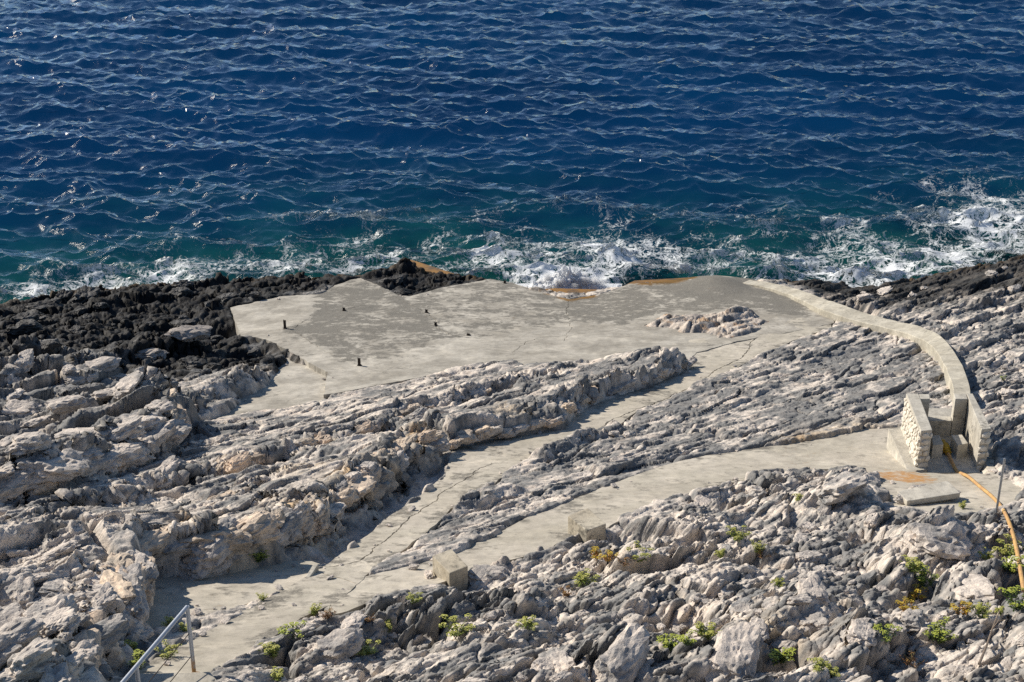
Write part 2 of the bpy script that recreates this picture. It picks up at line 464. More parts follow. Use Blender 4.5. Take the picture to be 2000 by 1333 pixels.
_dk = INF['W']['dark'].ravel(); _sd = np.nonzero(_dk > .02)[0]
_a, _b, _c = _q[0][_sd], _q[1][_sd], _q[2][_sd]
k3[_sd] = k3[_sd] + _dk[_sd] * ((F32(.22) - np.abs(noise3(_a * F32(1.9), _b * F32(1.9), _c * F32(2.4), 31))) * F32(-.22) + (np.abs(noise3(_a * F32(3.4), _b * F32(3.0), _c * F32(4.4), 33)) - F32(.2)) * F32(.13))

def voronoi3(x, y, z, seed):
    x = x + F32(seed * 3.7); xi = np.floor(x); yi = np.floor(y); zi = np.floor(z); fx = x - xi; fy = y - yi; fz_ = z - zi
    xi = xi.astype(np.int32); yi = yi.astype(np.int32); zi = zi.astype(np.int32)
    f1 = np.full(x.shape, 9, F32); f2 = np.full(x.shape, 9, F32); cid = np.zeros(x.shape, np.int32)
    off = np.zeros(x.shape + (3,), F32)
    for dx in (-1, 0, 1):
        for dy in (-1, 0, 1):
            for dz in (-1, 0, 1):
                h = PERM[PERM[PERM[(xi + dx) & 255] + ((yi + dy) & 255)] + ((zi + dz) & 255)]
                r = np.stack([dx + F32(.1) + R1[h] * F32(.8) - fx, dy + F32(.1) + R2[h] * F32(.8) - fy, dz + F32(.1) + R3[h] * F32(.8) - fz_], -1)
                d = (r * r).sum(-1); m = d < f1
                f2 = np.where(m, f1, np.minimum(f2, d)); f1 = np.where(m, d, f1); cid = np.where(m, h, cid); off = np.where(m[:, None], -r, off)
    return np.sqrt(f1), np.sqrt(f2), cid, off

# broken faces: three-dimensional blocks where the ground stands steep
BR = np.stack([np.gradient(base(TX, TY) + INF['scarp'], axis=0) / np.gradient(TY, axis=0), np.gradient(base(TX, TY) + INF['scarp'], axis=1) / np.gradient(TX, axis=1)], -1)
stp = sstep(.7, 1.6, np.linalg.norm(BR, axis=-1)).ravel()
for _ in range(1):
    st2 = stp.reshape(TX.shape); st2 = np.maximum.reduce([st2] + [np.roll(st2, sh, ax) * .9 for ax in (0, 1) for sh in (-6, -3, 3, 6)]); stp = st2.ravel()
sel = np.nonzero(stp > .02)[0]
ss = (INF['s'].ravel()[sel]); cc = INF['c'].ravel()[sel]; zz = _q[2][sel]
wv = noise3(ss * F32(2), cc * F32(2), zz * F32(2), 9) * F32(.25)
for size, tilt, gap, stepk in ((.50, .26, .10, .16), (.21, .10, .04, .05)):
    f1, f2, cid, off = voronoi3((ss / F32(size * 1.5) + wv).astype(F32), (cc / F32(size) + wv).astype(F32), (zz / F32(size * .8) - wv).astype(F32), int(size * 100))
    gv = G3[cid]
    dv = tilt * (gv * off).sum(-1) + stepk * (R4[cid] - F32(.5)) - gap * np.exp(-((f2 - f1) / .09) ** 2)
    k3[sel] = k3[sel] + dv * stp[sel]
k3 = k3.reshape(TX.shape) * (sstep(-.05, .35, INF['d'])) * (1 - .55 * INF['W']['strip'] - .35 * INF['W']['ledge'] * (1 - stp.reshape(TX.shape)) - .4 * INF['W']['right'])
PX = TX + NRM[..., 0] * k3; PY = TY + NRM[..., 1] * k3; PZ = TZ + NRM[..., 2] * k3
# beds lean out over the viewer's side
lean = np.clip(INF['h'] * .35, -.06, .12) * sstep(.1, .6, INF['d'])
PX = PX + lean * F32(EC[0]); PY = PY + lean * F32(EC[1])

def ground_z(x, y):
    j = np.clip(np.searchsorted(TROW, y) - 1, 0, NR - 2)
    i = int(np.clip((x / THALF(y) + 1) / 2 * (NC - 1), 0, NC - 2))
    return float(max(PZ[j, i], PZ[j, i + 1], PZ[j + 1, i], PZ[j + 1, i + 1]))

SLAB_OFF = {'main': .0, 'side': -.010, 'platform': .012, 'ramp': -.15, 'apron': -.02}
def inside(poly, x, y):
    return float(sdist(poly, np.array([x], F32), np.array([y], F32))[0]) < 0

TT = np.arange(12, 75, .012)
def on_ground(px, py, slabs=True):
    """first point of the built ground seen through a pixel"""
    a, dy, dz = ray(px, py)
    x, y, z = a * TT, dy * TT, CAM_Z + dz * TT
    j = np.clip(np.searchsorted(TROW, y) - 1, 0, NR - 2)
    i = np.clip((x / THALF(y) + 1) / 2 * (NC - 1), 0, NC - 2).astype(int)
    g = np.maximum(np.maximum(PZ[j, i], PZ[j, i + 1]), np.maximum(PZ[j + 1, i], PZ[j + 1, i + 1]))
    hit = (g >= z) & (y > TROW[0])
    if slabs:
        b = base(x, y)
        cand = np.nonzero(np.abs(z - b) < .2)[0]
        if len(cand):
            for k, p in SLAB_W.items():
                ins = sdist(p, x[cand].astype(F32), y[cand].astype(F32)) < 0
                hit[cand] |= ins & (z[cand] <= b[cand] + SLAB_OFF[k])
    w = np.nonzero(hit)[0]
    t = TT[w[0]] if len(w) else -CAM_Z / dz
    return Vector((a * t, dy * t, CAM_Z + dz * t))

# ------------------------------------------------------------------ materials
class NT:
    def __init__(self, name):
        self.m = bpy.data.materials.new(name); self.m.use_nodes = True
        self.t = self.m.node_tree; self.t.nodes.clear()
        self.out = self.n('ShaderNodeOutputMaterial')
        self.p = self.n('ShaderNodeBsdfPrincipled')
        self.l(self.p.outputs[0], self.out.inputs[0])
    def n(self, kind, **kw):
        nd = self.t.nodes.new(kind)
        for k, v in kw.items():
            setattr(nd, k, v)
        return nd
    def l(self, a, b):
        self.t.links.new(a, b)
    def val(self, sock, v):
        if hasattr(v, 'is_linked') or isinstance(v, bpy.types.NodeSocket):
            self.l(v, sock)
        else:
            sock.default_value = v
    def pos(self):
        return self.n('ShaderNodeNewGeometry').outputs['Position']
    def mapped(self, vec, scale, rot=0):
        m = self.n('ShaderNodeMapping'); self.l(vec, m.inputs[0])
        m.inputs['Scale'].default_value = scale; m.inputs['Rotation'].default_value = (0, 0, rot)
        return m.outputs[0]
    def noise(self, vec, scale, detail=4, rough=.55, dist=0):
        t = self.n('ShaderNodeTexNoise')
        if vec is not None: self.l(vec, t.inputs['Vector'])
        t.inputs['Scale'].default_value = scale; t.inputs['Detail'].default_value = detail
        t.inputs['Roughness'].default_value = rough; t.inputs['Distortion'].default_value = dist
        return t.outputs['Fac']
    def ramp(self, fac, stops):
        r = self.n('ShaderNodeValToRGB'); self.l(fac, r.inputs[0])
        e = r.color_ramp.elements
        while len(e) < len(stops): e.new(.5)
        for k, (p, c) in enumerate(stops):
            e[k].position = p
            e[k].color = (c, c, c, 1) if isinstance(c, (int, float)) else (*c, 1)
        return r.outputs[0]
    def mix(self, fac, a, b, mode='MIX'):
        m = self.n('ShaderNodeMix', data_type='RGBA', blend_type=mode)
        self.val(m.inputs[0], fac); 
        for s, v in ((m.inputs[6], a), (m.inputs[7], b)):
            if isinstance(v, bpy.types.NodeSocket): self.l(v, s)
            else: s.default_value = (*v, 1) if len(v) == 3 else v
        return m.outputs[2]
    def math(self, op, a, b=0.0, c=None, clamp=False):
        m = self.n('ShaderNodeMath', operation=op); m.use_clamp = clamp
        self.val(m.inputs[0], a); self.val(m.inputs[1], b)
        if c is not None: self.val(m.inputs[2], c)
        return m.outputs[0]
    def attr(self, name):
        return self.n('ShaderNodeAttribute', attribute_name=name)
    def bump(self, h, strength, dist, normal=None):
        b = self.n('ShaderNodeBump'); self.l(h, b.inputs['Height'])
        b.inputs['Strength'].default_value = strength; b.inputs['Distance'].default_value = dist
        if normal is not None: self.l(normal, b.inputs['Normal'])
        return b.outputs[0]
    def set(self, **kw):
        names = {'base': 'Base Color', 'rough': 'Roughness', 'spec': 'Specular IOR Level', 'metal': 'Metallic', 'normal': 'Normal', 'ior': 'IOR'}
        for k, v in kw.items():
            s = self.p.inputs[names[k]]
            if isinstance(v, bpy.types.NodeSocket): self.l(v, s)
            elif isinstance(v, tuple): s.default_value = (*v, 1)
            else: s.default_value = v
        return self.m

def rock_material(name, use_attr=True):
    t = NT(name)
    p = t.pos()
    fine = t.noise(p, 26, 6, .62)
    mid = t.noise(p, 6.5, 5, .6)
    if use_attr:
        c = t.attr('Col').outputs['Color']
    else:
        rnd = t.n('ShaderNodeObjectInfo').outputs['Random']
        big = t.noise(p, 1.7, 4, .6)
        k = t.ramp(big, [(.45, 0), (.66, 1)])
        oc = t.n('ShaderNodeObjectInfo').outputs['Color']
        c = t.mix(k, (.64, .57, .50), (.28, .277, .27))
        c = t.mix(t.math('MULTIPLY', rnd, .3), c, (.58, .50, .43))
        c = t.mix(1.0, c, oc, 'MULTIPLY')
    tone = t.noise(p, 5.0, 9, .72, .3)
    c = t.mix(t.ramp(tone, [(.50, 0), (.62, .65)]), c, t.mix(1.0, c, (.485, .48, .48), 'MULTIPLY'))
    c = t.mix(t.ramp(tone, [(.36, .7), (.48, 0)]), c, t.mix(1.0, c, (1.32, 1.25, 1.17), 'MULTIPLY'))
    c = t.mix(t.ramp(fine, [(.56, 0), (.68, .5)]), c, t.mix(1.0, c, (.42, .43, .45), 'MULTIPLY'))
    b = t.bump(t.noise(p, 7, 9, .66, .4), .9, .045)
    b = t.bump(fine, .6, .012, b)
    wet = t.attr('wet').outputs['Fac']
    return t.set(base=c, rough=t.math('SUBTRACT', .92, t.math('MULTIPLY', wet, .2)), spec=t.math('ADD', .18, t.math('MULTIPLY', wet, .05)), normal=b)

M_ROCK = rock_material('limestone', True)
M_BOULDER = rock_material('limestone_block', False)

def concrete_material(name, c0, c1, stain_c=(.092, .086, .074), scale=1.0):
    t = NT(name)
    p = t.pos()
    big = t.noise(p, .9 * scale, 5, .6)
    mid = t.noise(p, 5 * scale, 6, .65)
    fine = t.noise(p, 45, 4, .6)
    c = t.mix(t.ramp(big, [(.40, 0), (.60, 1)]), c0, c1)
    c = t.mix(t.ramp(t.noise(p, .35 * scale, 6, .65), [(.44, 0), (.60, .5)]), c, t.mix(1.0, c, (.72, .71, .70), 'MULTIPLY'))
    c = t.mix(t.ramp(mid, [(.42, 0), (.62, .55)]), c, t.mix(1.0, c, (.68, .68, .68), 'MULTIPLY'))
    c = t.mix(t.ramp(t.noise(p, 2.2, 7, .7), [(.36, .8), (.48, 0)]), c, t.mix(1.0, c, (1.22, 1.21, 1.19), 'MULTIPLY'))
    # lichen and dirt stains, dense where the attribute says so
    st = t.attr('stain').outputs['Fac']
    n = t.math('ADD', t.math('MULTIPLY', t.math('SUBTRACT', t.noise(p, 1.3, 9, .72, .3), .5), 3.6), t.math('MULTIPLY', t.math('SUBTRACT', mid, .5), 1.8))
    m = t.math('ADD', t.math('SUBTRACT', n, .30), t.math('MULTIPLY', st, 1.7))
    k = t.ramp(m, [(.0, 0), (.42, .92)])
    c = t.mix(k, c, t.mix(t.ramp(fine, [(.4, 0), (.65, 1)]), stain_c, t.mix(.5, stain_c, c0)))
    rs = t.attr('rust').outputs['Fac']
    k2 = t.ramp(t.math('ADD', t.math('MULTIPLY', rs, .75), t.math('MULTIPLY', t.math('SUBTRACT', mid, .5), 2.2)), [(.36, 0), (.85, .85)])
    c = t.mix(k2, c, (.44, .215, .06))
    al = t.attr('algae').outputs['Fac']
    k3 = t.ramp(t.math('ADD', al, t.math('SUBTRACT', mid, .5)), [(.35, 0), (.6, 1)])
    c = t.mix(k3, c, t.mix(t.ramp(big, [(.4, 0), (.6, 1)]), (.26, .135, .03), (.12, .075, .03)))
    c = t.mix(t.ramp(fine, [(.5, 0), (.75, .45)]), c, t.mix(1.0, c, (.6, .6, .6), 'MULTIPLY'))
    b = t.bump(mid, .35, .02)
    b = t.bump(fine, .5, .004, b)
    return t.set(base=c, rough=.9, spec=.2, normal=b)

M_PATH = concrete_material('path_concrete', (.54, .49, .41), (.46, .42, .345))
M_PLAT = concrete_material('platform_concrete', (.50, .465, .40), (.345, .318, .27))
M_CAST = concrete_material('cast_concrete', (.60, .56, .48), (.49, .455, .385), scale=2)

# ------------------------------------------------------------------ object helpers
def link(o, parent=None):
    COL.objects.link(o)
    if parent is not None: o.parent = parent
    return o

def tag(o, label=None, cat=None, group=None, kind=None):
    if label: o['label'] = label
    if cat: o['category'] = cat
    if group: o['group'] = group
    if kind: o['kind'] = kind
    return o

def mesh_np(name, co, faces, mat, parent=None, attrs=None, smooth=True):
    me = bpy.data.meshes.new(name)
    nv, nf, k = len(co), len(faces), faces.shape[1]
    me.vertices.add(nv); me.vertices.foreach_set('co', np.ascontiguousarray(co, F32).ravel())
    me.loops.add(nf * k); me.loops.foreach_set('vertex_index', np.ascontiguousarray(faces, np.int32).ravel())
    me.polygons.add(nf); me.polygons.foreach_set('loop_start', np.arange(0, nf * k, k, dtype=np.int32))
    me.update(calc_edges=True)
    for an, arr in (attrs or {}).items():
        if arr.ndim == 2:
            at = me.attributes.new(an, 'FLOAT_COLOR', 'POINT')
            at.data.foreach_set('color', np.c_[arr, np.ones(nv)].astype(F32).ravel())
        else:
            at = me.attributes.new(an, 'FLOAT', 'POINT'); at.data.foreach_set('value', arr.astype(F32))
    if not smooth: me.shade_flat()
    me.materials.append(mat)
    return link(bpy.data.objects.new(name, me), parent)

def mesh_py(name, verts, faces, mat, parent=None, smooth=False, bevel=0):
    me = bpy.data.meshes.new(name)
    me.from_pydata(verts, [], faces); me.update()
    if bevel:
        bm = bmesh.new(); bm.from_mesh(me)
        bmesh.ops.bevel(bm, geom=bm.edges[:], offset=bevel, segments=2, affect='EDGES', profile=.6)
        bm.to_mesh(me); bm.free()
    if not smooth: me.shade_flat()
    me.materials.append(mat)
    return link(bpy.data.objects.new(name, me), parent)

def empty(name, loc):
    e = bpy.data.objects.new(name, None); e.empty_display_size = .2
    e.location = loc
    return link(e)

# ------------------------------------------------------------------ terrain colour and meshes
def terrain_colour():
    x, y = TX, TY
    W = INF['W']; s = INF['s']; c = INF['c']
    n0 = fbm(x * F32(.45), y * F32(.45), 4, 201)
    n1 = fbm(s * F32(1.1), c * F32(2.2), 4, 211)
    n2 = fbm(s * F32(3.5), c * F32(6.5), 4, 221)
    blk = R4[INF['id2']] - .5
    g = n0 * .7 + n1 * .8 + n2 * .6 + blk * .22
    bias = W['strip'] * .20 + W['right'] * .14 + W['dark'] * .4 + W['left'] * .30 + W['ledge'] * .07 + W['fore'] * .04 - W['corner'] * .12
    k = sstep(-.22, .30, g + bias)[..., None]
    light = np.array([.66, .59, .515], F32); grey = np.array([.225, .222, .215], F32)
    col = mix(light, grey, k)
    pink = sstep(.1, .4, fbm(x * F32(1.7), y * F32(1.7), 3, 231))[..., None] * .5
    col = mix(col, col * np.array([1.05, .98, .92], F32), pink)
    # pale worn gully floor beside the path
    gx = sdist(GULLY_W, x + INF['wx'], y + INF['wy'])
    col = mix(col, np.array([.60, .57, .54], F32), (sstep(.1, -.2, gx) * .75)[..., None])
    # cream and rust on the broken scarps
    for px, py, r, rr in RUSTS:
        X, Y, _ = on_base(px, py)
        m = np.exp(-(((x - X) / r) ** 2 + ((y - Y) / r) ** 2))
        m = m * sstep(-.05, .35, fbm(x * F32(4), y * F32(4), 3, 241) + .22)
        col = mix(col, np.array([.52, .37, .22], F32) if rr else np.array([.60, .50, .38], F32), np.clip(m * 1.1, 0, .8)[..., None])
    # black lichen belt of the splash zone
    z = TZ
    sdk = sdist(ZONE_W['dark'], x + INF['wx'] * 2, y + INF['wy'] * 2)
    dk = sstep(.9, -.9, sdk + n1 * 2.4 + n0 * 1.4 - R3[INF['id2']] * .6 - .35) * (INF['d'] > -.3)
    dk = np.maximum(dk, W['right'] * sstep(-8.5, -2.8, INF['sl'] + n1 * 2.6 + n0 * 2.5) * .9 )
    pal = sstep(.22, .42, n1 * .8 + n2 * .5 + (INF['sl'] < -7.5) * .18)[..., None]
    dark = mix(np.array([.011, .010, .009], F32), np.array([.042, .040, .039], F32), pal)
    col = mix(col, dark, dk[..., None])
    # brown algae close to the water
    alg = sstep(-1.15, -.2, INF['sl'] + n1 * .8) * sstep(.05, .35, n2 + .25 + n0 * .4)
    col = mix(col, np.array([.115, .068, .022], F32), (alg * .75)[..., None])
    # pale rock in the platform
    im = sstep(.2, -.1, INF['isl'])[..., None]
    isc = mix(np.array([.56, .49, .42], F32), np.array([.20, .195, .19], F32), sstep(.0, .35, n1 + n2 * .5)[..., None])
    isc = mix(isc, np.array([.48, .28, .13], F32), (sstep(.12, .3, fbm(x * F32(2.1), y * F32(2.1), 3, 251)) * .6)[..., None])
    col = mix(col, isc, im)
    global WET
    WET = np.maximum(dk, alg) * (INF['d'] > -.2)
    return np.clip(col, .01, .9)

RUSTS = [(470,1105,.5,0),(600,1060,.6,0),(590,1055,.35,1),(510,1080,.3,1),(690,990,.6,0),(740,950,.5,0),(700,980,.3,1),(820,900,.5,0),(820,890,.35,1),(600,960,.5,0),
         (390,1080,.4,1),(280,1180,.5,0),(1000,840,.5,0),(1250,1110,.4,0),(1700,850,.9,0),(1640,860,.8,0),(1580,865,.5,1),(1500,1250,.5,0),(80,1310,.3,1),(150,1290,.3,1)]
TCOL = terrain_colour()

idx = np.arange(NR * NC).reshape(NR, NC)
Q = np.stack([idx[:-1, :-1], idx[:-1, 1:], idx[1:, 1:], idx[1:, :-1]], -1).reshape(-1, 4)
CO = np.stack([PX, PY, PZ], -1).reshape(-1, 3)
TCF = TCOL.reshape(-1, 3)
fd = INF['d'].ravel(); fsl = INF['sl'].ravel()
zone_names = ['fore', 'strip', 'left', 'corner', 'dark', 'right', 'ledge']
zid = np.argmax(np.stack([INF['W'][k].ravel() for k in zone_names], 0), 0)
fz = zid[Q[:, 0]]
# drop what lies buried under the slabs and far out under the sea
keepf = ((np.minimum.reduce([-fd[Q[:, k]] for k in range(4)]) < .9) | (INF['isl'].ravel()[Q[:, 0]] < .3)) & (np.minimum.reduce([fsl[Q[:, k]] for k in range(4)]) < 3.0)
NAMES = {'fore': 'foreground_rock', 'strip': 'rock_strip', 'left': 'boulder_slope', 'corner': 'rock_spur', 'dark': 'tidal_rock', 'right': 'shore_rock', 'ledge': 'rock_ledge'}
LABELS = {'fore': 'broken pale limestone slope in the foreground below the narrow side path', 'strip': 'grey weathered rock strip between the two concrete paths',
          'left': 'blocky rounded grey rock at the left below the black shore', 'corner': 'pale pitted rock spur in the lower left corner beside the railing',
          'dark': 'black jagged tidal rock along the water at the left', 'right': 'dark banded shore rock beyond the curved low wall',
          'ledge': 'layered limestone ledge rising between platform and main path'}
ROCK = {}
for zi, zn in enumerate(zone_names):
    f = Q[(fz == zi) & keepf]
    if not len(f): continue
    used, inv = np.unique(f, return_inverse=True)
    ob = mesh_np(NAMES[zn], CO[used], inv.reshape(-1, 4), M_ROCK, None, {'Col': TCF[used], 'wet': WET.ravel()[used]})
    tag(ob, LABELS[zn], 'rock', kind='structure')
    ROCK[zn] = ob

# ------------------------------------------------------------------ concrete slabs
def densify(poly, step, wob, seed, closed=True):
    out = []
    n = len(poly)
    for i in range(n if closed else n - 1):
        a = poly[i]; b = poly[(i + 1) % n]
        L = np.hypot(*(b - a)); k = max(1, int(L / step))
        nx, ny = -(b - a)[1] / L, (b - a)[0] / L
        for j in range(k):
            p = a + (b - a) * j / k
            w = float(noise(np.array([p[0] * 2.3]), np.array([p[1] * 2.3]), seed)[0]) * wob + float(noise(np.array([p[0] * 9]), np.array([p[1] * 9]), seed + 2)[0]) * wob * .5
            out.append((p[0] + nx * w, p[1] + ny * w))
    if not closed: out.append(tuple(poly[-1]))
    return np.array(out)

def slab(name, poly, off, step, mat, depth=.3, cracks=(), wob=.03, hole=None, zfun=None, stain=None, rust=None, algae=None, seed=3):
    edge = densify(poly, step * .7, wob, seed)
    lo, hi = edge.min(0), edge.max(0)
    gx, gy = np.meshgrid(np.arange(lo[0], hi[0], step), np.arange(lo[1], hi[1], step))
    gx = gx.ravel() + RNG.uniform(-.25, .25, gx.size) * step; gy = gy.ravel() + RNG.uniform(-.25, .25, gy.size) * step
    sd = sdist(edge, gx.astype(F32), gy.astype(F32))
    ok = sd < -step * .5
    pts = [tuple(p) for p in edge]; edges = [(i, (i + 1) % len(edge)) for i in range(len(edge))]
    low = {}
    for ck in cracks:
        w = ck[1]; line = densify(np.array(ck[0]), .07, .06, seed + 9, False)
        tg = np.gradient(line, axis=0); tg /= np.linalg.norm(tg, axis=1)[:, None] + 1e-9
        nm = np.c_[-tg[:, 1], tg[:, 0]]
        var = np.array([.35 + .9 * abs(float(noise(np.array([k * .37]), np.array([w * 90]), seed)[0])) for k in range(len(line))])
        var[0] = var[-1] = .1
        dl = np.full(gx.shape, 9.0)
        for i in range(len(line) - 1):
            q, _ = seg_dist(gx, gy, line[i], line[i + 1]); dl = np.minimum(dl, np.sqrt(q))
        ok &= dl > .06
        prev = None
        for i in range(len(line)):
            k0 = len(pts)
            pts.append(tuple(line[i] + nm[i] * w * var[i])); pts.append(tuple(line[i])); pts.append(tuple(line[i] - nm[i] * w * var[i]))
            low[k0 + 1] = .05 * min(1, var[i] + .3)
            if prev is not None:
                for q in range(3): edges.append((prev + q, k0 + q))
            prev = k0
    pts += list(zip(gx[ok], gy[ok]))
    co, ed, fc, ov, oe, of = geometry.delaunay_2d_cdt([Vector(p) for p in pts], edges, [], 1, 1e-5)
    arr = np.array([tuple(v) for v in co])
    x, y = arr[:, 0].astype(F32), arr[:, 1].astype(F32)
    z = base(x, y) + off + fbm(x * F32(.8), y * F32(.8), 3, seed) * F32(.035) + fbm(x * F32(4), y * F32(4), 2, seed) * F32(.008)
    if zfun is not None: z = zfun(x, y, z)
    for i, orig in enumerate(ov):
        for q in orig:
            if q in low: z[i] -= low[q]
    cen = np.array([arr[list(f)].mean(0) for f in fc])
    inn = sdist(edge, cen[:, 0].astype(F32), cen[:, 1].astype(F32)) < 0
    if hole is not None:
        inn &= sdist(hole, cen[:, 0].astype(F32), cen[:, 1].astype(F32)) > -.35
    fc = [f for f, k in zip(fc, inn) if k]
    verts = [(float(a), float(b), float(c)) for a, b, c in zip(x, y, z)]
    # skirts on the outer boundary
    cnt = {}
    for f in fc:
        for i in range(len(f)):
            e = (f[i], f[(i + 1) % len(f)]); cnt[tuple(sorted(e))] = None if tuple(sorted(e)) in cnt else e
    down = {}
    faces = [list(f) for f in fc]
    for e in cnt.values():
        if e is None: continue
        for v in e:
            if v not in down:
                down[v] = len(verts); verts.append((verts[v][0], verts[v][1], verts[v][2] - depth))
        faces.append([e[1], e[0], down[e[0]], down[e[1]]])
    me = bpy.data.meshes.new(name); me.from_pydata(verts, [], faces); me.update()
    V = np.array(verts)
    for an, fn in (('stain', stain), ('rust', rust), ('algae', algae)):
        if fn is not None:
            at = me.attributes.new(an, 'FLOAT', 'POINT'); at.data.foreach_set('value', fn(V[:, 0].astype(F32), V[:, 1].astype(F32), V[:, 2]).astype(F32))
    me.shade_flat()
    me.materials.append(mat)
    ob = link(bpy.data.objects.new(name, me))
    ob['kind'] = 'structure'
    return ob

def spots(lst, panels=()):
    PP = [(poly_w(q), a) for q, a in panels]
    P = [(on_base(px, py)[:2], r, a) for px, py, r, a in lst]
    def f(x, y, z):
        s = 0
        for (X, Y), r, a in P: s = s + a * np.exp(-(((x - X) / (r * 1.1)) ** 2 + ((y - Y) / (r * 1.7)) ** 2))
        xo = x + fbm(x * F32(1.1), y * F32(1.1), 4, 501) * F32(.9); yo = y + fbm(x * F32(1.1), y * F32(1.1), 4, 511) * F32(1.1)
        for P_, a in PP: s = s + a * sstep(.25, -.25, sdist(P_, xo, yo))
        return np.clip(s, -.8, 1)
    return f

def crack(pts): return poly_w(pts)
main_cracks = [(crack([(640,1108),(680,1103),(712,1090),(742,1062),(775,1038),(800,1012),(838,985),(868,960),(905,940),(935,915),(960,905)]), .022),
               (crack([(1060,868),(1110,862),(1160,843),(1200,818),(1290,783),(1340,762),(1375,742),(1400,722),(1440,705),(1460,690),(1470,665),(1500,648),(1540,632),(1600,630)]), .03),
               (crack([(620,1120),(660,1128),(700,1140),(720,1135)]), .02)]
plat_cracks_shadow = [(crack([(833,609),(842,618),(852,626),(850,640),(880,655),(940,662)]), .04), (crack([(670,606),(690,602),(715,597)]), .02),  # second, short groove is a lying rod's shadow line put into the shape
               (crack([(560,640),(640,690),(720,720),(760,732)]), .022), (crack([(735,562),(800,595),(835,612)]), .022), (crack([(600,626),(585,634),(572,642)]), .02), (crack([(1110,588),(1108,612),(1116,640),(1100,668)]), .018), (crack([(1000,690),(1030,668),(1060,660),(1200,646),(1230,641)]), .016)]
def edge_dirt(f, key):
    def g(x, y, z):
        d = sdist(SLAB_W[key], x, y) + fbm(x * F32(1.5), y * F32(1.5), 3, 521) * F32(.25)
        return f(x, y, z) + .20 * np.exp(-(np.minimum(d, 0) / .28) ** 2)
    return g
st_main = spots([(1000,880,.5,.15),(930,940,.6,.25),(800,1085,.4,.25),(1250,760,.8,.22),(1560,600,1.5,.3),(1450,680,1.0,.12),(640,1175,.8,.08)])
slab('main_path', SLAB_W['main'], .0, .15, M_PATH, .35, main_cracks, .03, stain=edge_dirt(st_main, 'main'))
st_side = spots([(1150,1000,.5,.1),(1400,930,.6,.1)])
rust_side = spots([(1745,930,.30,.9),(1775,932,.30,1.0),(1800,934,.25,.8),(1560,905,.35,.35),(1590,880,.5,.25),(1700,925,.3,.3)])
ZFL = bz0 = on_base(1830, 905)[2]
ENC_W = poly_w([(1775,845),(1900,845),(1918,922),(1808,922)])
def side_z(x, y, z):
    return np.where(sdist(ENC_W, x, y) < .05, np.minimum(z, ZFL - .06), z)
slab('side_path', SLAB_W['side'], -.010, .15, M_PATH, .35, [], .035, zfun=side_z, stain=edge_dirt(st_side, 'side'), rust=rust_side, seed=5)
st_plat = spots([(1400,558,.9,.55),(1500,600,1.2,.2),(850,640,.6,.15),(760,670,.8,-.2),(900,690,1.2,-.15),(1120,600,1.2,.1),(640,600,.8,.1),(980,565,.6,.1)],
 [([(628,576),(655,558),(700,543),(735,556),(800,590),(850,640),(900,655),(800,690),(690,712),(640,690),(560,648),(600,625)], .44),
  ([(740,556),(800,580),(860,563),(958,546),(1000,553),(1112,585),(1110,630),(940,662),(900,655),(850,640)], .28),
  ([(1112,585),(1180,573),(1228,556),(1330,547),(1400,541),(1470,546),(1560,575),(1600,606),(1560,622),(1450,600),(1300,612),(1230,630),(1110,635)], .42),
  ([(450,602),(545,580),(625,575),(598,625),(545,640),(520,664),(472,657)], -.5),
  ([(1000,690),(1060,660),(1200,645),(1330,650),(1345,690),(1200,715),(1045,720)], -.45)])
alg_plat = spots([(1260,551,.55,.8),(1310,549,.5,.8),(1350,546,.4,.6),(1110,583,.5,.7),(1150,578,.4,.7),(1070,574,.3,.5)])
def plat_z(x, y, z):
    X, Y, _ = on_base(1395, 556)
    q = ((x - X) / 1.1) ** 2 + ((y - Y) / 1.6) ** 2
    return z + .22 * np.exp(-q * 1.3)
slab('concrete_platform', SLAB_W['platform'], .012, .15, M_PLAT, .95, plat_cracks_shadow, .04, hole=ISLAND, zfun=plat_z, stain=st_plat, algae=alg_plat, seed=7)
slab('concrete_ramp', SLAB_W['ramp'], -.15, .15, M_PLAT, .3, [], .03, seed=9, stain=spots([(600,740,.8,-.1)]))
slab('concrete_apron', SLAB_W['apron'], -.02, .15, M_PATH, .35, [], .03, seed=11)
for nm, lb in (('main_path', 'cracked concrete main path climbing from railing to platform'), ('side_path', 'narrow concrete side path leading to the small walled enclosure'),
               ('concrete_platform', 'stained grey concrete bathing platform at the water'), ('concrete_ramp', 'pale concrete ramp below the left platform edge'),
               ('concrete_apron', 'sunlit concrete apron under the shaded rock ledge')):
    tag(bpy.data.objects[nm], lb, 'concrete')

# ------------------------------------------------------------------ sea
def ocean_tile(L, N, peak, wind, spread, seed, lo=0.0):
    r = np.random.RandomState(seed)
    k1 = np.fft.fftfreq(N, L / N) * 2 * math.pi
    kx, ky = np.meshgrid(k1, k1)
    k = np.hypot(kx, ky); k[0, 0] = 1
    kp = 2 * math.pi / peak
    ang = np.arctan2(ky, kx) - wind
    D = np.where(np.cos(ang) > 0, np.abs(np.cos(ang)) ** spread, .03 * np.abs(np.cos(ang)) ** spread)
    Sp = np.exp(-1.25 * (kp / k) ** 2) / k ** 3.7 * (D + .05) * np.exp(-(k * .045) ** 2)
    Sp[k < lo] = 0; Sp[0, 0] = 0
    h = (r.randn(N, N) + 1j * r.randn(N, N)) * np.sqrt(Sp)
    H = np.fft.ifft2(h).real
    sc = 1 / H.std()
    dx = np.fft.ifft2(-1j * kx / k * h).real; dy = np.fft.ifft2(-1j * ky / k * h).real
    return (H * sc).astype(F32), (dx * sc).astype(F32), (dy * sc).astype(F32)

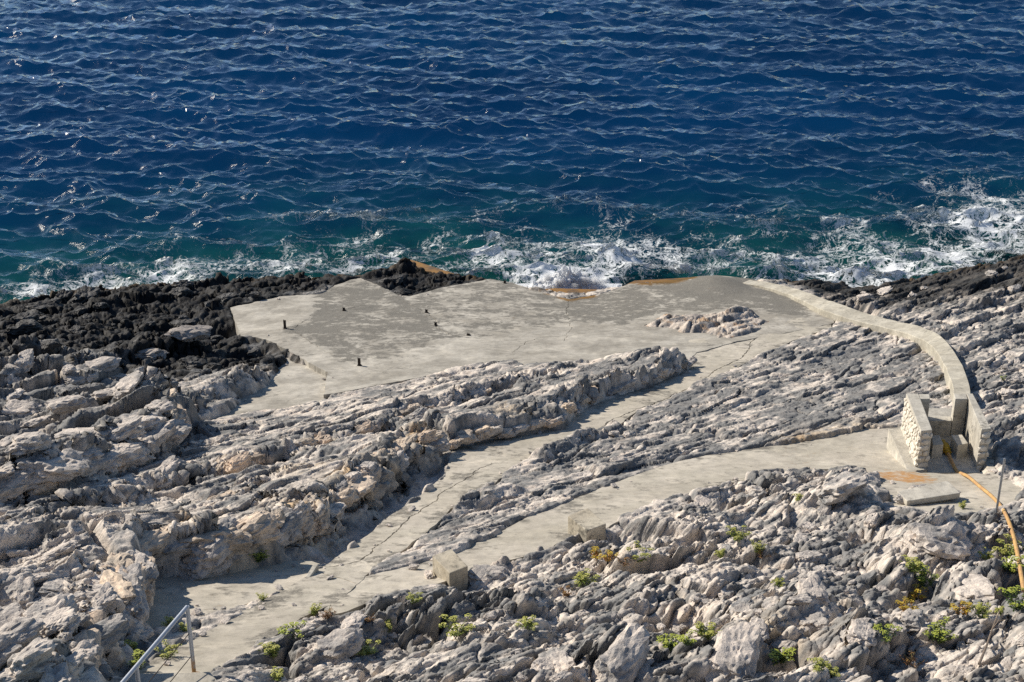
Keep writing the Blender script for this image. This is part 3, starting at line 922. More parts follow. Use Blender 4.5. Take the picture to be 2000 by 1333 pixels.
def tile_read(T, L, x, y):
    N = T.shape[0]
    fx = (x / L * N) % N; fy = (y / L * N) % N
    i = np.floor(fx).astype(np.int32); j = np.floor(fy).astype(np.int32); u = (fx - i).astype(F32); v = (fy - j).astype(F32)
    i %= N; j %= N; i2 = (i + 1) % N; j2 = (j + 1) % N
    return (T[j, i] * (1 - u) + T[j, i2] * u) * (1 - v) + (T[j2, i] * (1 - u) + T[j2, i2] * u) * v

SR, SC = 560, 800
srow = np.concatenate([spaced(39.0, 150.0, SR - 26, 1.75), np.geomspace(152, 6000, 26)])
shalf = 0.365 * (srow * .922 + 7.75) * 1.12 + 1.0 + np.maximum(srow - 150, 0) * .6
U2 = np.linspace(-1, 1, SC)
SX = (U2[None, :] * shalf[:, None]); SY = np.repeat(srow[:, None], SC, 1)
WIND = math.radians(-100)
wz = 0; wdx = 0; wdy = 0
for L, N, peak, a, ch, seed, rot in ((97.0, 768, 8.5, .19, .75, 1, .0), (37.0, 512, 2.0, .075, .7, 2, .30), (53.0, 512, 4.0, .11, .75, 4, -.40)):
    H, DX, DY = ocean_tile(L, N, peak, WIND + rot, 4.0, seed)
    fade = np.clip(1.25 - srow / 700, 0, 1)[:, None]
    XS = SX / 1.4 + SY * .14
    wz = wz + tile_read(H, L, XS, SY) * a * fade
    wdx = wdx + tile_read(DX, L, XS, SY) * a * ch * fade; wdy = wdy + tile_read(DY, L, XS, SY) * a * ch * fade
ssl = sdist(LAND, SX.astype(F32), SY.astype(F32))
# how much foam floats where (density), and how shallow the water is
foam = np.zeros(SX.shape)
FOAM = [(1100,545,3.2,2.6,.62),(1000,510,4.5,4.0,.42),(1200,495,4.5,4.5,.45),(1350,510,4,3,.38),(1450,490,4,4,.30),(900,520,3,3,.36),(700,505,3.5,3.0,.36),(560,510,4.5,3.0,.38),
        (330,530,4,3.2,.42),(180,550,3.5,3,.40),(60,570,3,2.6,.38),(420,490,3,3.0,.24),(700,450,3,3.5,.28),(900,440,4,4,.28),(1200,440,4,4,.26),(1600,530,4,3.5,.48),(1750,520,4,4,.48),
        (1850,490,4,4,.45),(1950,450,4,5,.52),(1980,400,4,6,.38),(1900,370,2.5,4,.30),(1640,470,3,4,.34),(1480,430,3,4,.22),(1750,370,2.5,4,.18),(1000,470,3,3,.35),(820,490,3,3,.3),(1500,545,3,2.5,.35)]
for px, py, rx, ry, a in FOAM:
    X, Y = at_z(px, py, 0)
    foam = np.maximum(foam, a * np.exp(-((SX - X) / rx) ** 2 - ((SY - Y) / ry) ** 2))
foam = foam + .12 * np.exp(-(np.maximum(ssl, 0) / 1.3) ** 2)
foam = foam + np.clip((wz - .12), 0, .4) * .22 * (foam > .05)
shal = np.exp(-(np.maximum(ssl, 0) / 14.0) ** 1.4)
smesh_keep = ssl.ravel() > -3.0
idx = np.arange(SR * SC).reshape(SR, SC)
Q2 = np.stack([idx[:-1, :-1], idx[:-1, 1:], idx[1:, 1:], idx[1:, :-1]], -1).reshape(-1, 4)
Q2 = Q2[smesh_keep[Q2].any(1)]
used, inv = np.unique(Q2, return_inverse=True)
sco = np.stack([SX - wdx, SY - wdy, wz], -1).reshape(-1, 3)[used]

def water_material():
    t = NT('sea_water')
    p = t.pos()
    sh = t.attr('shallow').outputs['Fac']; fd_ = t.attr('foam').outputs['Fac']
    deep = t.mix(t.ramp(t.noise(p, .06, 3, .5), [(.35, 0), (.65, 1)]), (.0014, .030, .090), (.0018, .040, .115))
    shc = t.mix(t.ramp(t.noise(p, .22, 4, .55), [(.38, 0), (.62, 1)]), (.003, .036, .046), (.007, .066, .064))
    c = t.mix(t.ramp(sh, [(.05, 0), (.75, 1)]), deep, shc)
    # foam lace
    warp = t.n('ShaderNodeTexNoise'); t.l(p, warp.inputs['Vector']); warp.inputs['Scale'].default_value = .9; warp.inputs['Detail'].default_value = 5
    off = t.n('ShaderNodeVectorMath', operation='MULTIPLY_ADD'); t.l(warp.outputs['Color'], off.inputs[0]); off.inputs[1].default_value = (1.5, 1.5, 0); t.l(p, off.inputs[2])
    pw = t.mapped(off.outputs[0], (.85, .95, 0))
    n1 = t.noise(pw, 1.7, 6, .62)
    lace1 = t.math('SUBTRACT', 1.0, t.math('MULTIPLY', t.math('ABSOLUTE', t.math('SUBTRACT', n1, .5)), 8.0))
    n2 = t.noise(pw, 4.2, 5, .62)
    lace2 = t.math('SUBTRACT', 1.0, t.math('MULTIPLY', t.math('ABSOLUTE', t.math('SUBTRACT', n2, .5)), 6.0))
    patch = t.noise(p, .55, 4, .6)
    lace = t.math('MAXIMUM', lace1, t.math('MULTIPLY', lace2, .9))
    v = t.math('ADD', t.math('MULTIPLY', lace, .85), t.math('MULTIPLY', t.math('SUBTRACT', patch, .5), 1.0))
    v = t.math('ADD', v, t.math('MULTIPLY', t.math('SUBTRACT', t.noise(p, 9, 4, .7), .5), .5))
    f = t.math('ADD', v, t.math('SUBTRACT', t.math('MULTIPLY', fd_, 1.25), 1.06))
    k = t.ramp(f, [(.0, 0), (.10, .65), (.32, 1)])
    k = t.math('MULTIPLY', k, t.ramp(fd_, [(.02, 0), (.10, 1)]))
    milky = t.math('MULTIPLY', t.ramp(t.math('ADD', f, .45), [(.0, 0), (.5, 1)]), t.math('MULTIPLY', fd_, .55))
    c = t.mix(milky, c, (.10, .25, .27))
    c = t.mix(k, c, (.80, .82, .83))
    rough = t.math('ADD', .055, t.math('MULTIPLY', k, .7))
    pm = t.mapped(p, (.45, 1.3, 1), .10)
    gust = t.ramp(t.noise(t.mapped(p, (.5, 1, 1)), .07, 4, .6), [(.36, .35), (.64, 1.25)])
    b = t.bump(t.math('MULTIPLY', t.noise(pm, 1.9, 7, .58, .4), gust), .6, .09)
    b = t.bump(t.noise(pm, 9, 4, .6), .25, .012, b)
    # clear water: reflection on the ripples, the colour of the water comes from below; foam floats on top
    kk = t.math('MAXIMUM', k, t.math('MULTIPLY', milky, .6))
    df = t.n('ShaderNodeBsdfDiffuse'); t.l(c, df.inputs['Color'])
    tr = t.n('ShaderNodeBsdfTransparent')
    body = t.n('ShaderNodeMixShader'); t.l(kk, body.inputs[0]); t.l(tr.outputs[0], body.inputs[1]); t.l(df.outputs[0], body.inputs[2])
    gl = t.n('ShaderNodeBsdfAnisotropic'); t.l(rough, gl.inputs['Roughness']); t.l(b, gl.inputs['Normal'])
    fr = t.n('ShaderNodeFresnel'); fr.inputs['IOR'].default_value = 1.333; t.l(b, fr.inputs['Normal'])
    fm = t.math('MULTIPLY', fr.outputs[0], t.math('SUBTRACT', 1.0, t.math('MULTIPLY', k, .9)))
    bk = t.n('ShaderNodeNewGeometry').outputs['Backfacing']
    fm = t.math('MULTIPLY', fm, t.math('SUBTRACT', 1.0, bk))
    ms = t.n('ShaderNodeMixShader'); t.l(fm, ms.inputs[0]); t.l(body.outputs[0], ms.inputs[1]); t.l(gl.outputs[0], ms.inputs[2])
    t.l(ms.outputs[0], t.out.inputs[0]); t.t.nodes.remove(t.p)
    return t.m

def deep_material():
    t = NT('deep_water'); p = t.pos()
    sh = t.attr('shallow').outputs['Fac']
    deep = t.mix(t.ramp(t.noise(p, .06, 3, .5), [(.35, 0), (.65, 1)]), (.0008, .021, .070), (.0011, .030, .094))
    shc = t.mix(t.ramp(t.noise(p, .25, 4, .55), [(.38, 0), (.62, 1)]), (.002, .028, .034), (.006, .064, .056))
    return t.set(base=t.mix(t.ramp(sh, [(.05, 0), (.75, 1)]), deep, shc), rough=1.0, spec=0.0)
M_SEA = water_material()
sea = mesh_np('sea', sco, inv.reshape(-1, 4), M_SEA, None, {'foam': foam.ravel()[used], 'shallow': shal.ravel()[used]})
tag(sea, 'deep blue choppy sea breaking white along the rocks', 'sea', kind='structure')
fx, fy = SX[::5, ::8], SY[::5, ::8]
fi = np.arange(fx.size).reshape(fx.shape)
fq = np.stack([fi[:-1, :-1], fi[:-1, 1:], fi[1:, 1:], fi[1:, :-1]], -1).reshape(-1, 4)
floor = mesh_np('sea_floor', np.stack([fx, fy, np.full(fx.shape, -1.3)], -1).reshape(-1, 3), fq, deep_material(), None, {'shallow': shal[::5, ::8].ravel()})
tag(floor, 'deep blue and teal water body under the waves', 'sea', kind='structure')
#--PART2--
# ------------------------------------------------------------------ loose and jointed rock blocks
def ico(sub):
    bm = bmesh.new(); bmesh.ops.create_icosphere(bm, subdivisions=sub, radius=1)
    v = np.array([tuple(a.co) for a in bm.verts]); f = np.array([[q.index for q in a.verts] for a in bm.faces]); bm.free()
    return v.astype(F32), f
ICO4 = ico(5 if False else 4)
ICO2 = ico(2)

def block_mesh(name, seed, sub, flat=.72, lng=1.35, rough=1.0, nplanes=13, mat=None):
    r = np.random.RandomState(seed)
    v, f = ICO4 if sub == 4 else ICO2
    d = v / np.linalg.norm(v, axis=1)[:, None]
    P = r.randn(nplanes, 3); P[0] = (.1 * r.randn(), .1 * r.randn(), 1); P[1] = (0, 0, -1)
    P[2] = (1, .2 * r.randn(), .3 * r.randn()); P[3] = (-1, .2 * r.randn(), .2); P[4] = (.2 * r.randn(), 1, .2); P[5] = (.2 * r.randn(), -1, .3 * r.randn())
    P /= np.linalg.norm(P, axis=1)[:, None]
    hgt = r.uniform(.72, 1.05, nplanes)
    q = np.maximum(d @ P.T, .02) / hgt[None, :]
    rad = 1.0 / (np.sum(q ** 26, 1) ** (1 / 26))
    rad = np.minimum(rad, 1.35)
    co = d * rad[:, None]
    a, b, c = [co[:, k].astype(F32) for k in range(3)]
    n = noise3(a * F32(1.6), b * F32(1.6), c * F32(2.2), seed) * .16 + noise3(a * F32(4), b * F32(4), c * F32(6), seed + 1) * .07
    if sub == 4:
        f1, f2, cid, off = voronoi3(a * F32(2.0) + F32(seed), b * F32(2.0), c * F32(2.6), seed % 50)
        n = n + .16 * (G3[cid] * off).sum(-1) + .10 * (R4[cid] - .5) - .06 * np.exp(-((f2 - f1) / .08) ** 2)
        n = n + noise3(a * F32(9), b * F32(9), c * F32(11), seed + 2) * .035
    co = co * (1 + rough * n)[:, None]
    co *= np.array([lng, 1.0, flat]) * .5
    me = bpy.data.meshes.new(name)
    me.from_pydata(co.tolist(), [], f.tolist()); me.update()
    me.materials.append(mat)
    return me

M_DARKROCK = NT('black_shore_rock')
_t = M_DARKROCK; _p = _t.pos()
_c = _t.mix(_t.ramp(_t.noise(_p, 4, 5, .6), [(.42, 0), (.68, 1)]), (.030, .027, .024), (.11, .105, .10))
M_DARKROCK = _t.set(base=_c, rough=.7, spec=.35, normal=_t.bump(_t.noise(_p, 12, 6, .65), .8, .04))
BLOCKS = [block_mesh('boulder_%d' % k, 20 + k, 4, flat=.48 + .035 * (k % 5), lng=1.25 + .16 * (k % 4), mat=M_BOULDER) for k in range(14)]
DBLOCKS = [block_mesh('dark_boulder_%d' % k, 60 + k, 4, flat=.65, lng=1.3, mat=M_DARKROCK) for k in range(3)]
STRIKE = math.atan2(ES[1], ES[0])
rr = random.Random(5)

def boulder(zone, p, size, rz=None, sink=.22, tilt=.25, name='boulder', sc=None, meshes=None, tint=None):
    me = rr.choice(meshes or BLOCKS)
    o = bpy.data.objects.new(name, me)
    COL.objects.link(o); o.parent = ROCK[zone]
    s3 = sc or (rr.uniform(.85, 1.2), rr.uniform(.8, 1.15), rr.uniform(.75, 1.15))
    o.scale = (size * s3[0], size * s3[1], size * s3[2])
    o.rotation_euler = (rr.uniform(-tilt, tilt), rr.uniform(-tilt, tilt), STRIKE + rr.gauss(0, .45) if rz is None else rz)
    o.location = (p.x, p.y, p.z + size * s3[2] * (.33 - sink))
    o.color = tint or (1, 1, 1, 1)
    return o

def away(px, py, r):
    X, Y, _ = on_base(px, py)
    d = min(float(sdist(p, np.array([X], F32), np.array([Y], F32))[0]) for p in SLAB_W.values())
    return d > r
# the big ones that stand out in the photograph
for px, py, sz, zn, sk in [(1830,1060,1.15,'fore',.3),(1640,950,.95,'fore',.35),(1440,1285,.85,'fore',.25),(1585,1155,.5,'fore',.2),(1220,1285,.8,'fore',.3),
        (1690,1240,.45,'fore',.2),(1535,1258,.42,'fore',.2),(1480,1235,.4,'fore',.2),(1890,1150,.8,'fore',.35),(1780,1215,.45,'fore',.2),
        (1090,1300,.5,'fore',.25),(950,1120,.55,'fore',.3),(1250,1085,.3,'fore',.1),(1600,1220,.35,'fore',.2),(660,1260,.6,'fore',.35),
        (110,915,1.0,'left',.25),(225,905,.85,'left',.2),(290,865,.8,'left',.25),(250,842,.7,'left',.25),(170,850,.7,'left',.3),(60,865,.7,'left',.3),(130,790,.7,'left',.3),(210,770,.8,'left',.3),(40,800,.7,'left',.3),(330,850,.8,'left',.3),
        (300,800,.6,'left',.3),(20,940,.8,'left',.3),(100,1205,.8,'corner',.35),(190,1160,.8,'corner',.35),(60,1290,.6,'corner',.2),(150,1290,.55,'corner',.2),(200,1240,.7,'corner',.3),(20,1240,.7,'corner',.3),
        (400,1110,.62,'ledge',.15),(1200,848,.25,'strip',.2),(1225,850,.2,'strip',.2)]:
    boulder(zn, on_ground(px, py, False), sz * (.72 if zn == 'fore' else .62 if zn == 'corner' else .85), sink=sk + .06)
# jointed blocks standing along the broken faces
def along(foot, n, smin, smax, zn, rise, back=.12, meshes=None, lift=0.0, inset=0.0):
    pts = poly_w(foot)
    seg = np.hypot(*np.diff(pts, axis=0).T); cum = np.r_[0, np.cumsum(seg)]
    for k in range(n):
        u = (k + rr.uniform(.1, .9)) / n * cum[-1]
        i = int(np.searchsorted(cum, u) - 1); i = max(0, min(i, len(seg) - 1))
        q = pts[i] + (pts[i + 1] - pts[i]) * (u - cum[i]) / seg[i]
        tg = (pts[i + 1] - pts[i]) / seg[i]; nm = np.array([-tg[1], tg[0]])
        sz = rr.uniform(smin, smax); bk = rr.uniform(.02, back)
        q = q + nm * (sz * .30 + bk + inset)
        z = float(base(np.array([q[0]]), np.array([q[1]]))[0])
        boulder(zn, Vector((q[0], q[1], z + lift + rr.uniform(.0, rise))), sz, math.atan2(tg[1], tg[0]) + rr.gauss(0, .25), sink=-.02, tilt=.18, sc=(rr.uniform(.7, 1.2), rr.uniform(.7, .95), rr.uniform(.9, 1.3)), meshes=meshes, tint=rr.choice([(1.15, 1.05, .92, 1), (1, 1, 1, 1), (1.08, 1.0, .9, 1), (.85, .87, .9, 1), (1.10, .97, .84, 1)]))
along(SCARPS[0][0][3:], 26, .40, .72, 'ledge', .16)
along(SCARPS[0][0][:4], 9, .40, .7, 'corner', .16)
along(SCARPS[1][0], 18, .40, .66, 'ledge', .16)
along(SCARPS[0][0][3:], 20, .28, .5, 'ledge', .15, .15, lift=.24, inset=.12)
along(SCARPS[1][0], 15, .28, .48, 'ledge', .15, .15, lift=.24, inset=.12)
along(SCARPS[5][0], 16, .3, .5, 'left', .15, .2, lift=.45, inset=.15)
along([(298,1128),(360,1118),(440,1118),(500,1106)], 9, .5, .7, 'ledge', .2, .08, lift=.12)
along(SCARPS[2][0], 28, .24, .44, 'ledge', .1)
along(SCARPS[3][0], 16, .28, .5, 'ledge', .2, .3)
along(SCARPS[4][0], 16, .22, .4, 'ledge', .15, .3)
along(SCARPS[5][0], 22, .42, .75, 'left', .25)
along(SCARPS[6][0], 18, .25, .5, 'ledge', .12, .3)
along(SCARPS[7][0], 8, .25, .45, 'ledge', .12, .2)
# scattered blocks
def scatter(zn, n, smin, smax, sink=.3, meshes=None, clear=.3):
    P = np.array(ZONES[zn], float); lo = P.min(0); hi = P.max(0); k = 0
    for _ in range(n * 12):
        px, py = rr.uniform(max(lo[0], -80), min(hi[0], 2080)), rr.uniform(max(lo[1], 500), min(hi[1], 1370))
        if float(sdist(P, np.array([px], F32), np.array([py], F32))[0]) > -8: continue
        sz = smin * (smax / smin) ** (rr.random() ** 1.7)
        if not away(px, py, clear + sz * .5): continue
        g_ = on_ground(px, py, False)
        if float(sdist(LAND, np.array([g_.x], F32), np.array([g_.y], F32))[0]) > -1.2: continue
        boulder(zn, on_ground(px, py, False), sz, sink=sink, meshes=meshes); k += 1
        if k >= n: break
scatter('fore', 80, .10, .32, .40)
scatter('left', 34, .3, .75, .33)
scatter('corner', 50, .14, .42, .3)
scatter('dark', 36, .3, .8, .35, DBLOCKS)
scatter('strip', 18, .10, .22, .35)
scatter('right', 24, .18, .5, .4)

# crumbs of rock spilled on the edges of the concrete
for key, zn, n in (('main', 'ledge', 36), ('side', 'fore', 36), ('apron', 'ledge', 14), ('ramp', 'ledge', 16), ('platform', 'ledge', 24)):
    P = SLAB_W[key]
    for _ in range(n):
        i = rr.randrange(len(P)); a, b = P[i], P[(i + 1) % len(P)]; t_ = rr.random(); q = a + (b - a) * t_; e = (b - a) / (np.hypot(*(b - a)) + 1e-9)
        sgn = 1 if inside(P, q[0] - e[1] * .15, q[1] + e[0] * .15) else -1
        dd_ = abs(rr.gauss(.12, .22)); q = q + np.array([-e[1], e[0]]) * sgn * dd_
        if not inside(P, q[0], q[1]) or q[1] < 12: continue
        z_ = float(base(np.array([q[0]]), np.array([q[1]]))[0]) + SLAB_OFF[key]
        boulder(zn, Vector((q[0], q[1], z_)), .035 + .10 * rr.random() ** 3, rr.uniform(0, 6.28), sink=.05, name='stone')

# two pale boulders lying in the black rock
for px, py, sz, lb in ((292,697,.85,'pale boulder with a white top lying among black rocks, nearer the left edge'), (366,655,.85,'grey boulder with a pale underside near the left platform corner')):
    o = bpy.data.objects.new('boulder', rr.choice(BLOCKS)); COL.objects.link(o)
    p = on_ground(px, py, False); o.location = (p.x, p.y, p.z + .05); o.scale = (sz, sz, sz); o.rotation_euler = (.1, .15, rr.uniform(0, 3)); o.color = (.62, .62, .63, 1)
    tag(o, lb, 'boulder')

# ------------------------------------------------------------------ built things
def bz(px, py):
    return on_base(px, py)[2]
def prism(name, top_px, ztop, zbot, mat, parent=None, bevel=.012, world_pts=None, lift=None):
    P = world_pts if world_pts is not None else [at_z(px, py, ztop) for px, py in top_px]
    A = sum(P[i][0] * P[(i + 1) % len(P)][1] - P[(i + 1) % len(P)][0] * P[i][1] for i in range(len(P)))
    if A < 0: P = P[::-1]
    n = len(P)
    v = [(x, y, ztop) for x, y in P] + [(x, y, zbot) for x, y in P]
    f = [list(range(n)), list(range(2 * n - 1, n - 1, -1))] + [[i, i + n, (i + 1) % n + n, (i + 1) % n] for i in range(n)]
    o = mesh_py(name, v, f, mat, parent, bevel=bevel)
    return o
def tube(name, pts, rad, mat, parent=None, seg=10, rings=None):
    """swept round bar; rad may be a list"""
    P = [Vector(p) for p in pts]; n = len(P)
    v = []; f = []
    up = Vector((0, 0, 1))
    for i in range(n):
        t = (P[min(i + 1, n - 1)] - P[max(i - 1, 0)]).normalized()
        a = t.cross(up)
        if a.length < .1: a = t.cross(Vector((1, 0, 0)))
        a.normalize(); b = t.cross(a)
        r = rad[i] if isinstance(rad, (list, tuple)) else rad
        for k in range(seg):
            w = 2 * math.pi * k / seg
            v.append(P[i] + a * math.cos(w) * r + b * math.sin(w) * r)
    for i in range(n - 1):
        for k in range(seg):
            f.append([i * seg + k, i * seg + (k + 1) % seg, (i + 1) * seg + (k + 1) % seg, (i + 1) * seg + k])
    f.append(list(range(seg))[::-1]); f.append([(n - 1) * seg + k for k in range(seg)])
    return mesh_py(name, v, f, mat, parent, smooth=True)
def spline(pts, n):
    P = [Vector(p) for p in pts]; out = []
    for i in range(len(P) - 1):
        a, b, c, d = P[max(i - 1, 0)], P[i], P[i + 1], P[min(i + 2, len(P) - 1)]
        for k in range(n):
            t = k / n
            out.append(.5 * ((2 * b) + (c - a) * t + (2 * a - 5 * b + 4 * c - d) * t * t + (3 * b - a - 3 * c + d) * t ** 3))
    out.append(P[-1]); return out

def simple(name, c0, c1, scale=8, rough=.8, metal=0.0, bump=.3):
    t = NT(name); p = t.pos()
    n = t.noise(p, scale, 5, .6)
    return t.set(base=t.mix(t.ramp(n, [(.38, 0), (.64, 1)]), c0, c1), rough=rough, metal=metal, normal=t.bump(n, bump, .01))
M_STONE = simple('wall_stone', (.74, .68, .57), (.52, .47, .39), 7)
M_MORTAR = simple('wall_mortar', (.36, .32, .25), (.27, .24, .19), 14)
M_IRON = simple('rusted_iron', (.018, .014, .012), (.05, .032, .022), 30)
M_STEEL = simple('galvanised_steel', (.42, .44, .47), (.34, .36, .39), 20, .38, .75, .1)
M_HOSE = simple('orange_hose', (.55, .34, .12), (.42, .23, .10), 4, .7)
M_FITTING = simple('yellow_fitting', (.62, .38, .02), (.45, .26, .02), 12, .5)
M_WOOD = simple('dry_wood', (.25, .19, .14), (.15, .11, .08), 20)

# enclosure
ZF = bz(1830, 905) + .02
ZT = ZF + .92
enc = empty('wall_enclosure', (*at_z(1850, 900, ZF), ZF))
tag(enc, 'small roofless stone and concrete enclosure at the end of the side path', 'enclosure')
def in_enc(o):
    o.parent = enc; o.matrix_parent_inverse = Matrix.Translation(-Vector(enc.location)); return o
LW = [(1770,769),(1794,769),(1821,840),(1799,842)]; RW = [(1888,769),(1900,769),(1936,837),(1917,839)]
lw = in_enc(prism('side_wall', LW, ZT, ZF - .35, M_CAST)); lw['label'] = 'left wall faced with pale rubble stones'
rw = in_enc(prism('side_wall', RW, ZT, ZF - .5, M_CAST))
lp = in_enc(prism('pillar', [(1795,770),(1815,770),(1817,779.5),(1797.5,779.5)], ZT - .006, ZF - .3, M_CAST))
rp = in_enc(prism('pillar', [(1863,769.5),(1887,769.5),(1890.5,779.5),(1866,779.5)], ZT - .006, ZF - .3, M_CAST))
pa = at_z(1816, 770, ZT); pb = at_z(1862, 770, ZT); pc = at_z(1865, 779, ZT); pd = at_z(1818, 779, ZT)
in_enc(prism('sill', None, ZF + .40, ZF - .3, M_CAST, world_pts=[pa, pb, pc, pd]))
fl = [at_z(1790, 800, ZF), at_z(1895, 800, ZF), at_z(1914, 926, ZF), at_z(1811, 926, ZF)]
in_enc(prism('floor_slab', None, ZF + .03, ZF - .3, M_CAST, world_pts=fl))
in_enc(prism('footing', [(1735,838),(1764,836),(1803,905),(1811,917),(1773,921)], ZF + .10, ZF - .35, M_CAST))
in_enc(prism('block', [(1820,851),(1835,850),(1843,868),(1822,870)], ZF + .34, ZF + .0, M_CAST))
in_enc(prism('block', [(1858,850),(1879,849),(1891,866),(1871,870)], ZF + .34, ZF + .0, M_CAST))
STN = [block_mesh('stone_%d' % k, 90 + k, 2, .8, 1.15, .6, 11, M_STONE) for k in range(5)]
def face_stones(wall, a, b, z0, z1, nx, nz, out, seed):
    r = random.Random(seed); a = Vector((*a, 0)); b = Vector((*b, 0)); u = (b - a); L = u.length; u.normalize(); nrm = Vector((u.y, -u.x, 0)) * out
    for j in range(nz):
        x = r.uniform(-.04, .02)
        while x < L - .02:
            w = r.uniform(.75, 1.35) * L / nx
            w = min(w, L - x + .03)
            hh = (z1 - z0) / nz
            o = bpy.data.objects.new('stone', r.choice(STN)); COL.objects.link(o); o.parent = wall
            q = a + u * (x + w / 2)
            q.z = z0 + (j + .5) * hh + r.uniform(-.01, .01)
            q += nrm * .005
            o.matrix_world = Matrix.Translation(q - Vector(enc.location)) @ Matrix.Rotation(math.atan2(u.y, u.x) + r.uniform(-.1, .1), 4, 'Z') @ Matrix.Rotation(r.uniform(-.2, .2), 4, 'Y') @ Matrix.Diagonal((w * .92, .11, hh * 1.15, 1))
            o.matrix_parent_inverse = Matrix.Translation(-Vector((0, 0, 0)))
            x += w
def wpts(px): return [at_z(x, y, ZT) for x, y in px]
L0, L1, L2, L3 = wpts(LW); R0, R1_, R2_, R3_ = wpts(RW)
enc_off = Vector(enc.location)
def stones_on(wall, a, b, nx, nz, seed, z0=None):
    a = Vector((*a, 0)); b = Vector((*b, 0)); u = b - a; L = u.length; u.normalize(); nrm = Vector((u.y, -u.x, 0))
    r = random.Random(seed); z0 = ZF + .08 if z0 is None else z0; hh = (ZT - .06 - z0) / nz
    for j in range(nz):
        x = r.uniform(-.03, .03)
        while x < L - .04:
            w = min(r.uniform(.7, 1.4) * L / nx, L - x + .02)
            o = bpy.data.objects.new('stone', r.choice(STN)); COL.objects.link(o); o.parent = wall
            q = a + u * (x + w / 2) + nrm * .004; q.z = z0 + (j + .5) * hh + r.uniform(-.012, .012)
            o.location = q
            o.rotation_euler = (r.uniform(-.1, .1), r.uniform(-.25, .25), math.atan2(u.y, u.x) + r.uniform(-.12, .12))
            o.scale = (w * .88, .075, hh * 1.16)
            x += w
# wall meshes are built in world coordinates; their stones hang on them directly
stones_on(lw, L0, L3, 10, 7, 1)
stones_on(lw, L3, L2, 1.6, 6, 2)
stones_on(rw, R3_, R2_, 1.4, 6, 3, ZF - .05)

# hose with its fitting
hp = []
for k, (px, py) in enumerate([(1851,884),(1860,904),(1870,921),(1886,938),(1912,952),(1945,969),(1961,986),(1970,1010),(1981,1045),(1989,1085),(1994,1125),(1999,1160)]):
    if k < 3: p = Vector((*at_z(px, py, ZF + .09), ZF + .09))
    elif k < 7: p = Vector(on_base(px, py, .08))
    else: p = on_ground(px, py); p.z += .05
    hp.append(p)
for _ in range(3):
    for k in range(3, len(hp) - 1): hp[k] = hp[k] * .5 + (hp[k - 1] + hp[k + 1]) * .25
for k in range(3, 7): hp[k].z = max(hp[k].z, float(base(np.array([hp[k].x]), np.array([hp[k].y]))[0]) + .075)
sp = spline(hp, 26)
hose = empty('hose', hp[0]); tag(hose, 'orange ribbed hose running from the enclosure down the right edge', 'hose')
def under(root, o):
    o.parent = root; o.matrix_parent_inverse = Matrix.Translation(-Vector(root.location)); return o
under(hose, tube('hose_pipe', sp, [.030 + .004 * (k % 2) for k in range(len(sp))], M_HOSE))
q0 = hp[0]
under(hose, tube('fitting', [q0 + Vector((-.03, .32, .10)), q0 + Vector((-.025, .22, .08)), q0 + Vector((-.02, .2, .07)), q0 + Vector((0, .06, .02)), q0 + Vector((0, .04, .02)), q0 + Vector((0.01, -.04, 0))], [.05, .05, .085, .085, .062, .062], M_FITTING, seg=14))
# thin post in the rocks
p0 = on_ground(1946, 1000)
tube('metal_post', [p0 + Vector((0, 0, -.2)), p0 + Vector((.01, .02, .5)), p0 + Vector((.02, .03, 1.0)), p0 + Vector((.02, .03, 1.005))], [.02, .02, .02, .012], M_STEEL)
tag(bpy.data.objects['metal_post'], 'thin upright grey metal post beside the orange hose', 'post')
# loose slab
zb = bz(1815, 975)
ls = prism('loose_slab', [(1752,960),(1851,939),(1876,963),(1772,979)], zb + .26, zb + .15, M_CAST, bevel=.015)
tag(ls, 'flat concrete slab lying on stones in front of the enclosure', 'slab')
for px, py in ((1775,985),(1850,975),(1800,968)):
    X, Y, Z = on_base(px, py)
    o = bpy.data.objects.new('boulder', BLOCKS[3]); COL.objects.link(o); o.location = (X, Y + .1, Z + .05); o.scale = (.28, .25, .3); o.parent = ROCK['fore']
# cast blocks at the side path
M_TAN = concrete_material('tan_concrete', (.57, .51, .40), (.49, .43, .33), scale=2)
for px, lb in (([(1109,1008),(1146,1037),(1184,1023),(1148,992)], 'square cast concrete block on the side path, nearer the enclosure'), ([(844,1086),(878,1120),(914,1106),(882,1072)], 'square cast concrete block on the side path, nearer the railing')):
    z = bz(*px[1]) + .32
    tag(prism('concrete_block', px, z, z - .7, M_TAN, bevel=.015), lb, 'block')
z = bz(605, 1115)
tag(prism('concrete_curb', [(596,1128),(612,1102),(622,1102),(603,1130)], z + .13, z - .2, M_CAST, bevel=.01), 'short concrete curb between the apron and the main path', 'curb')

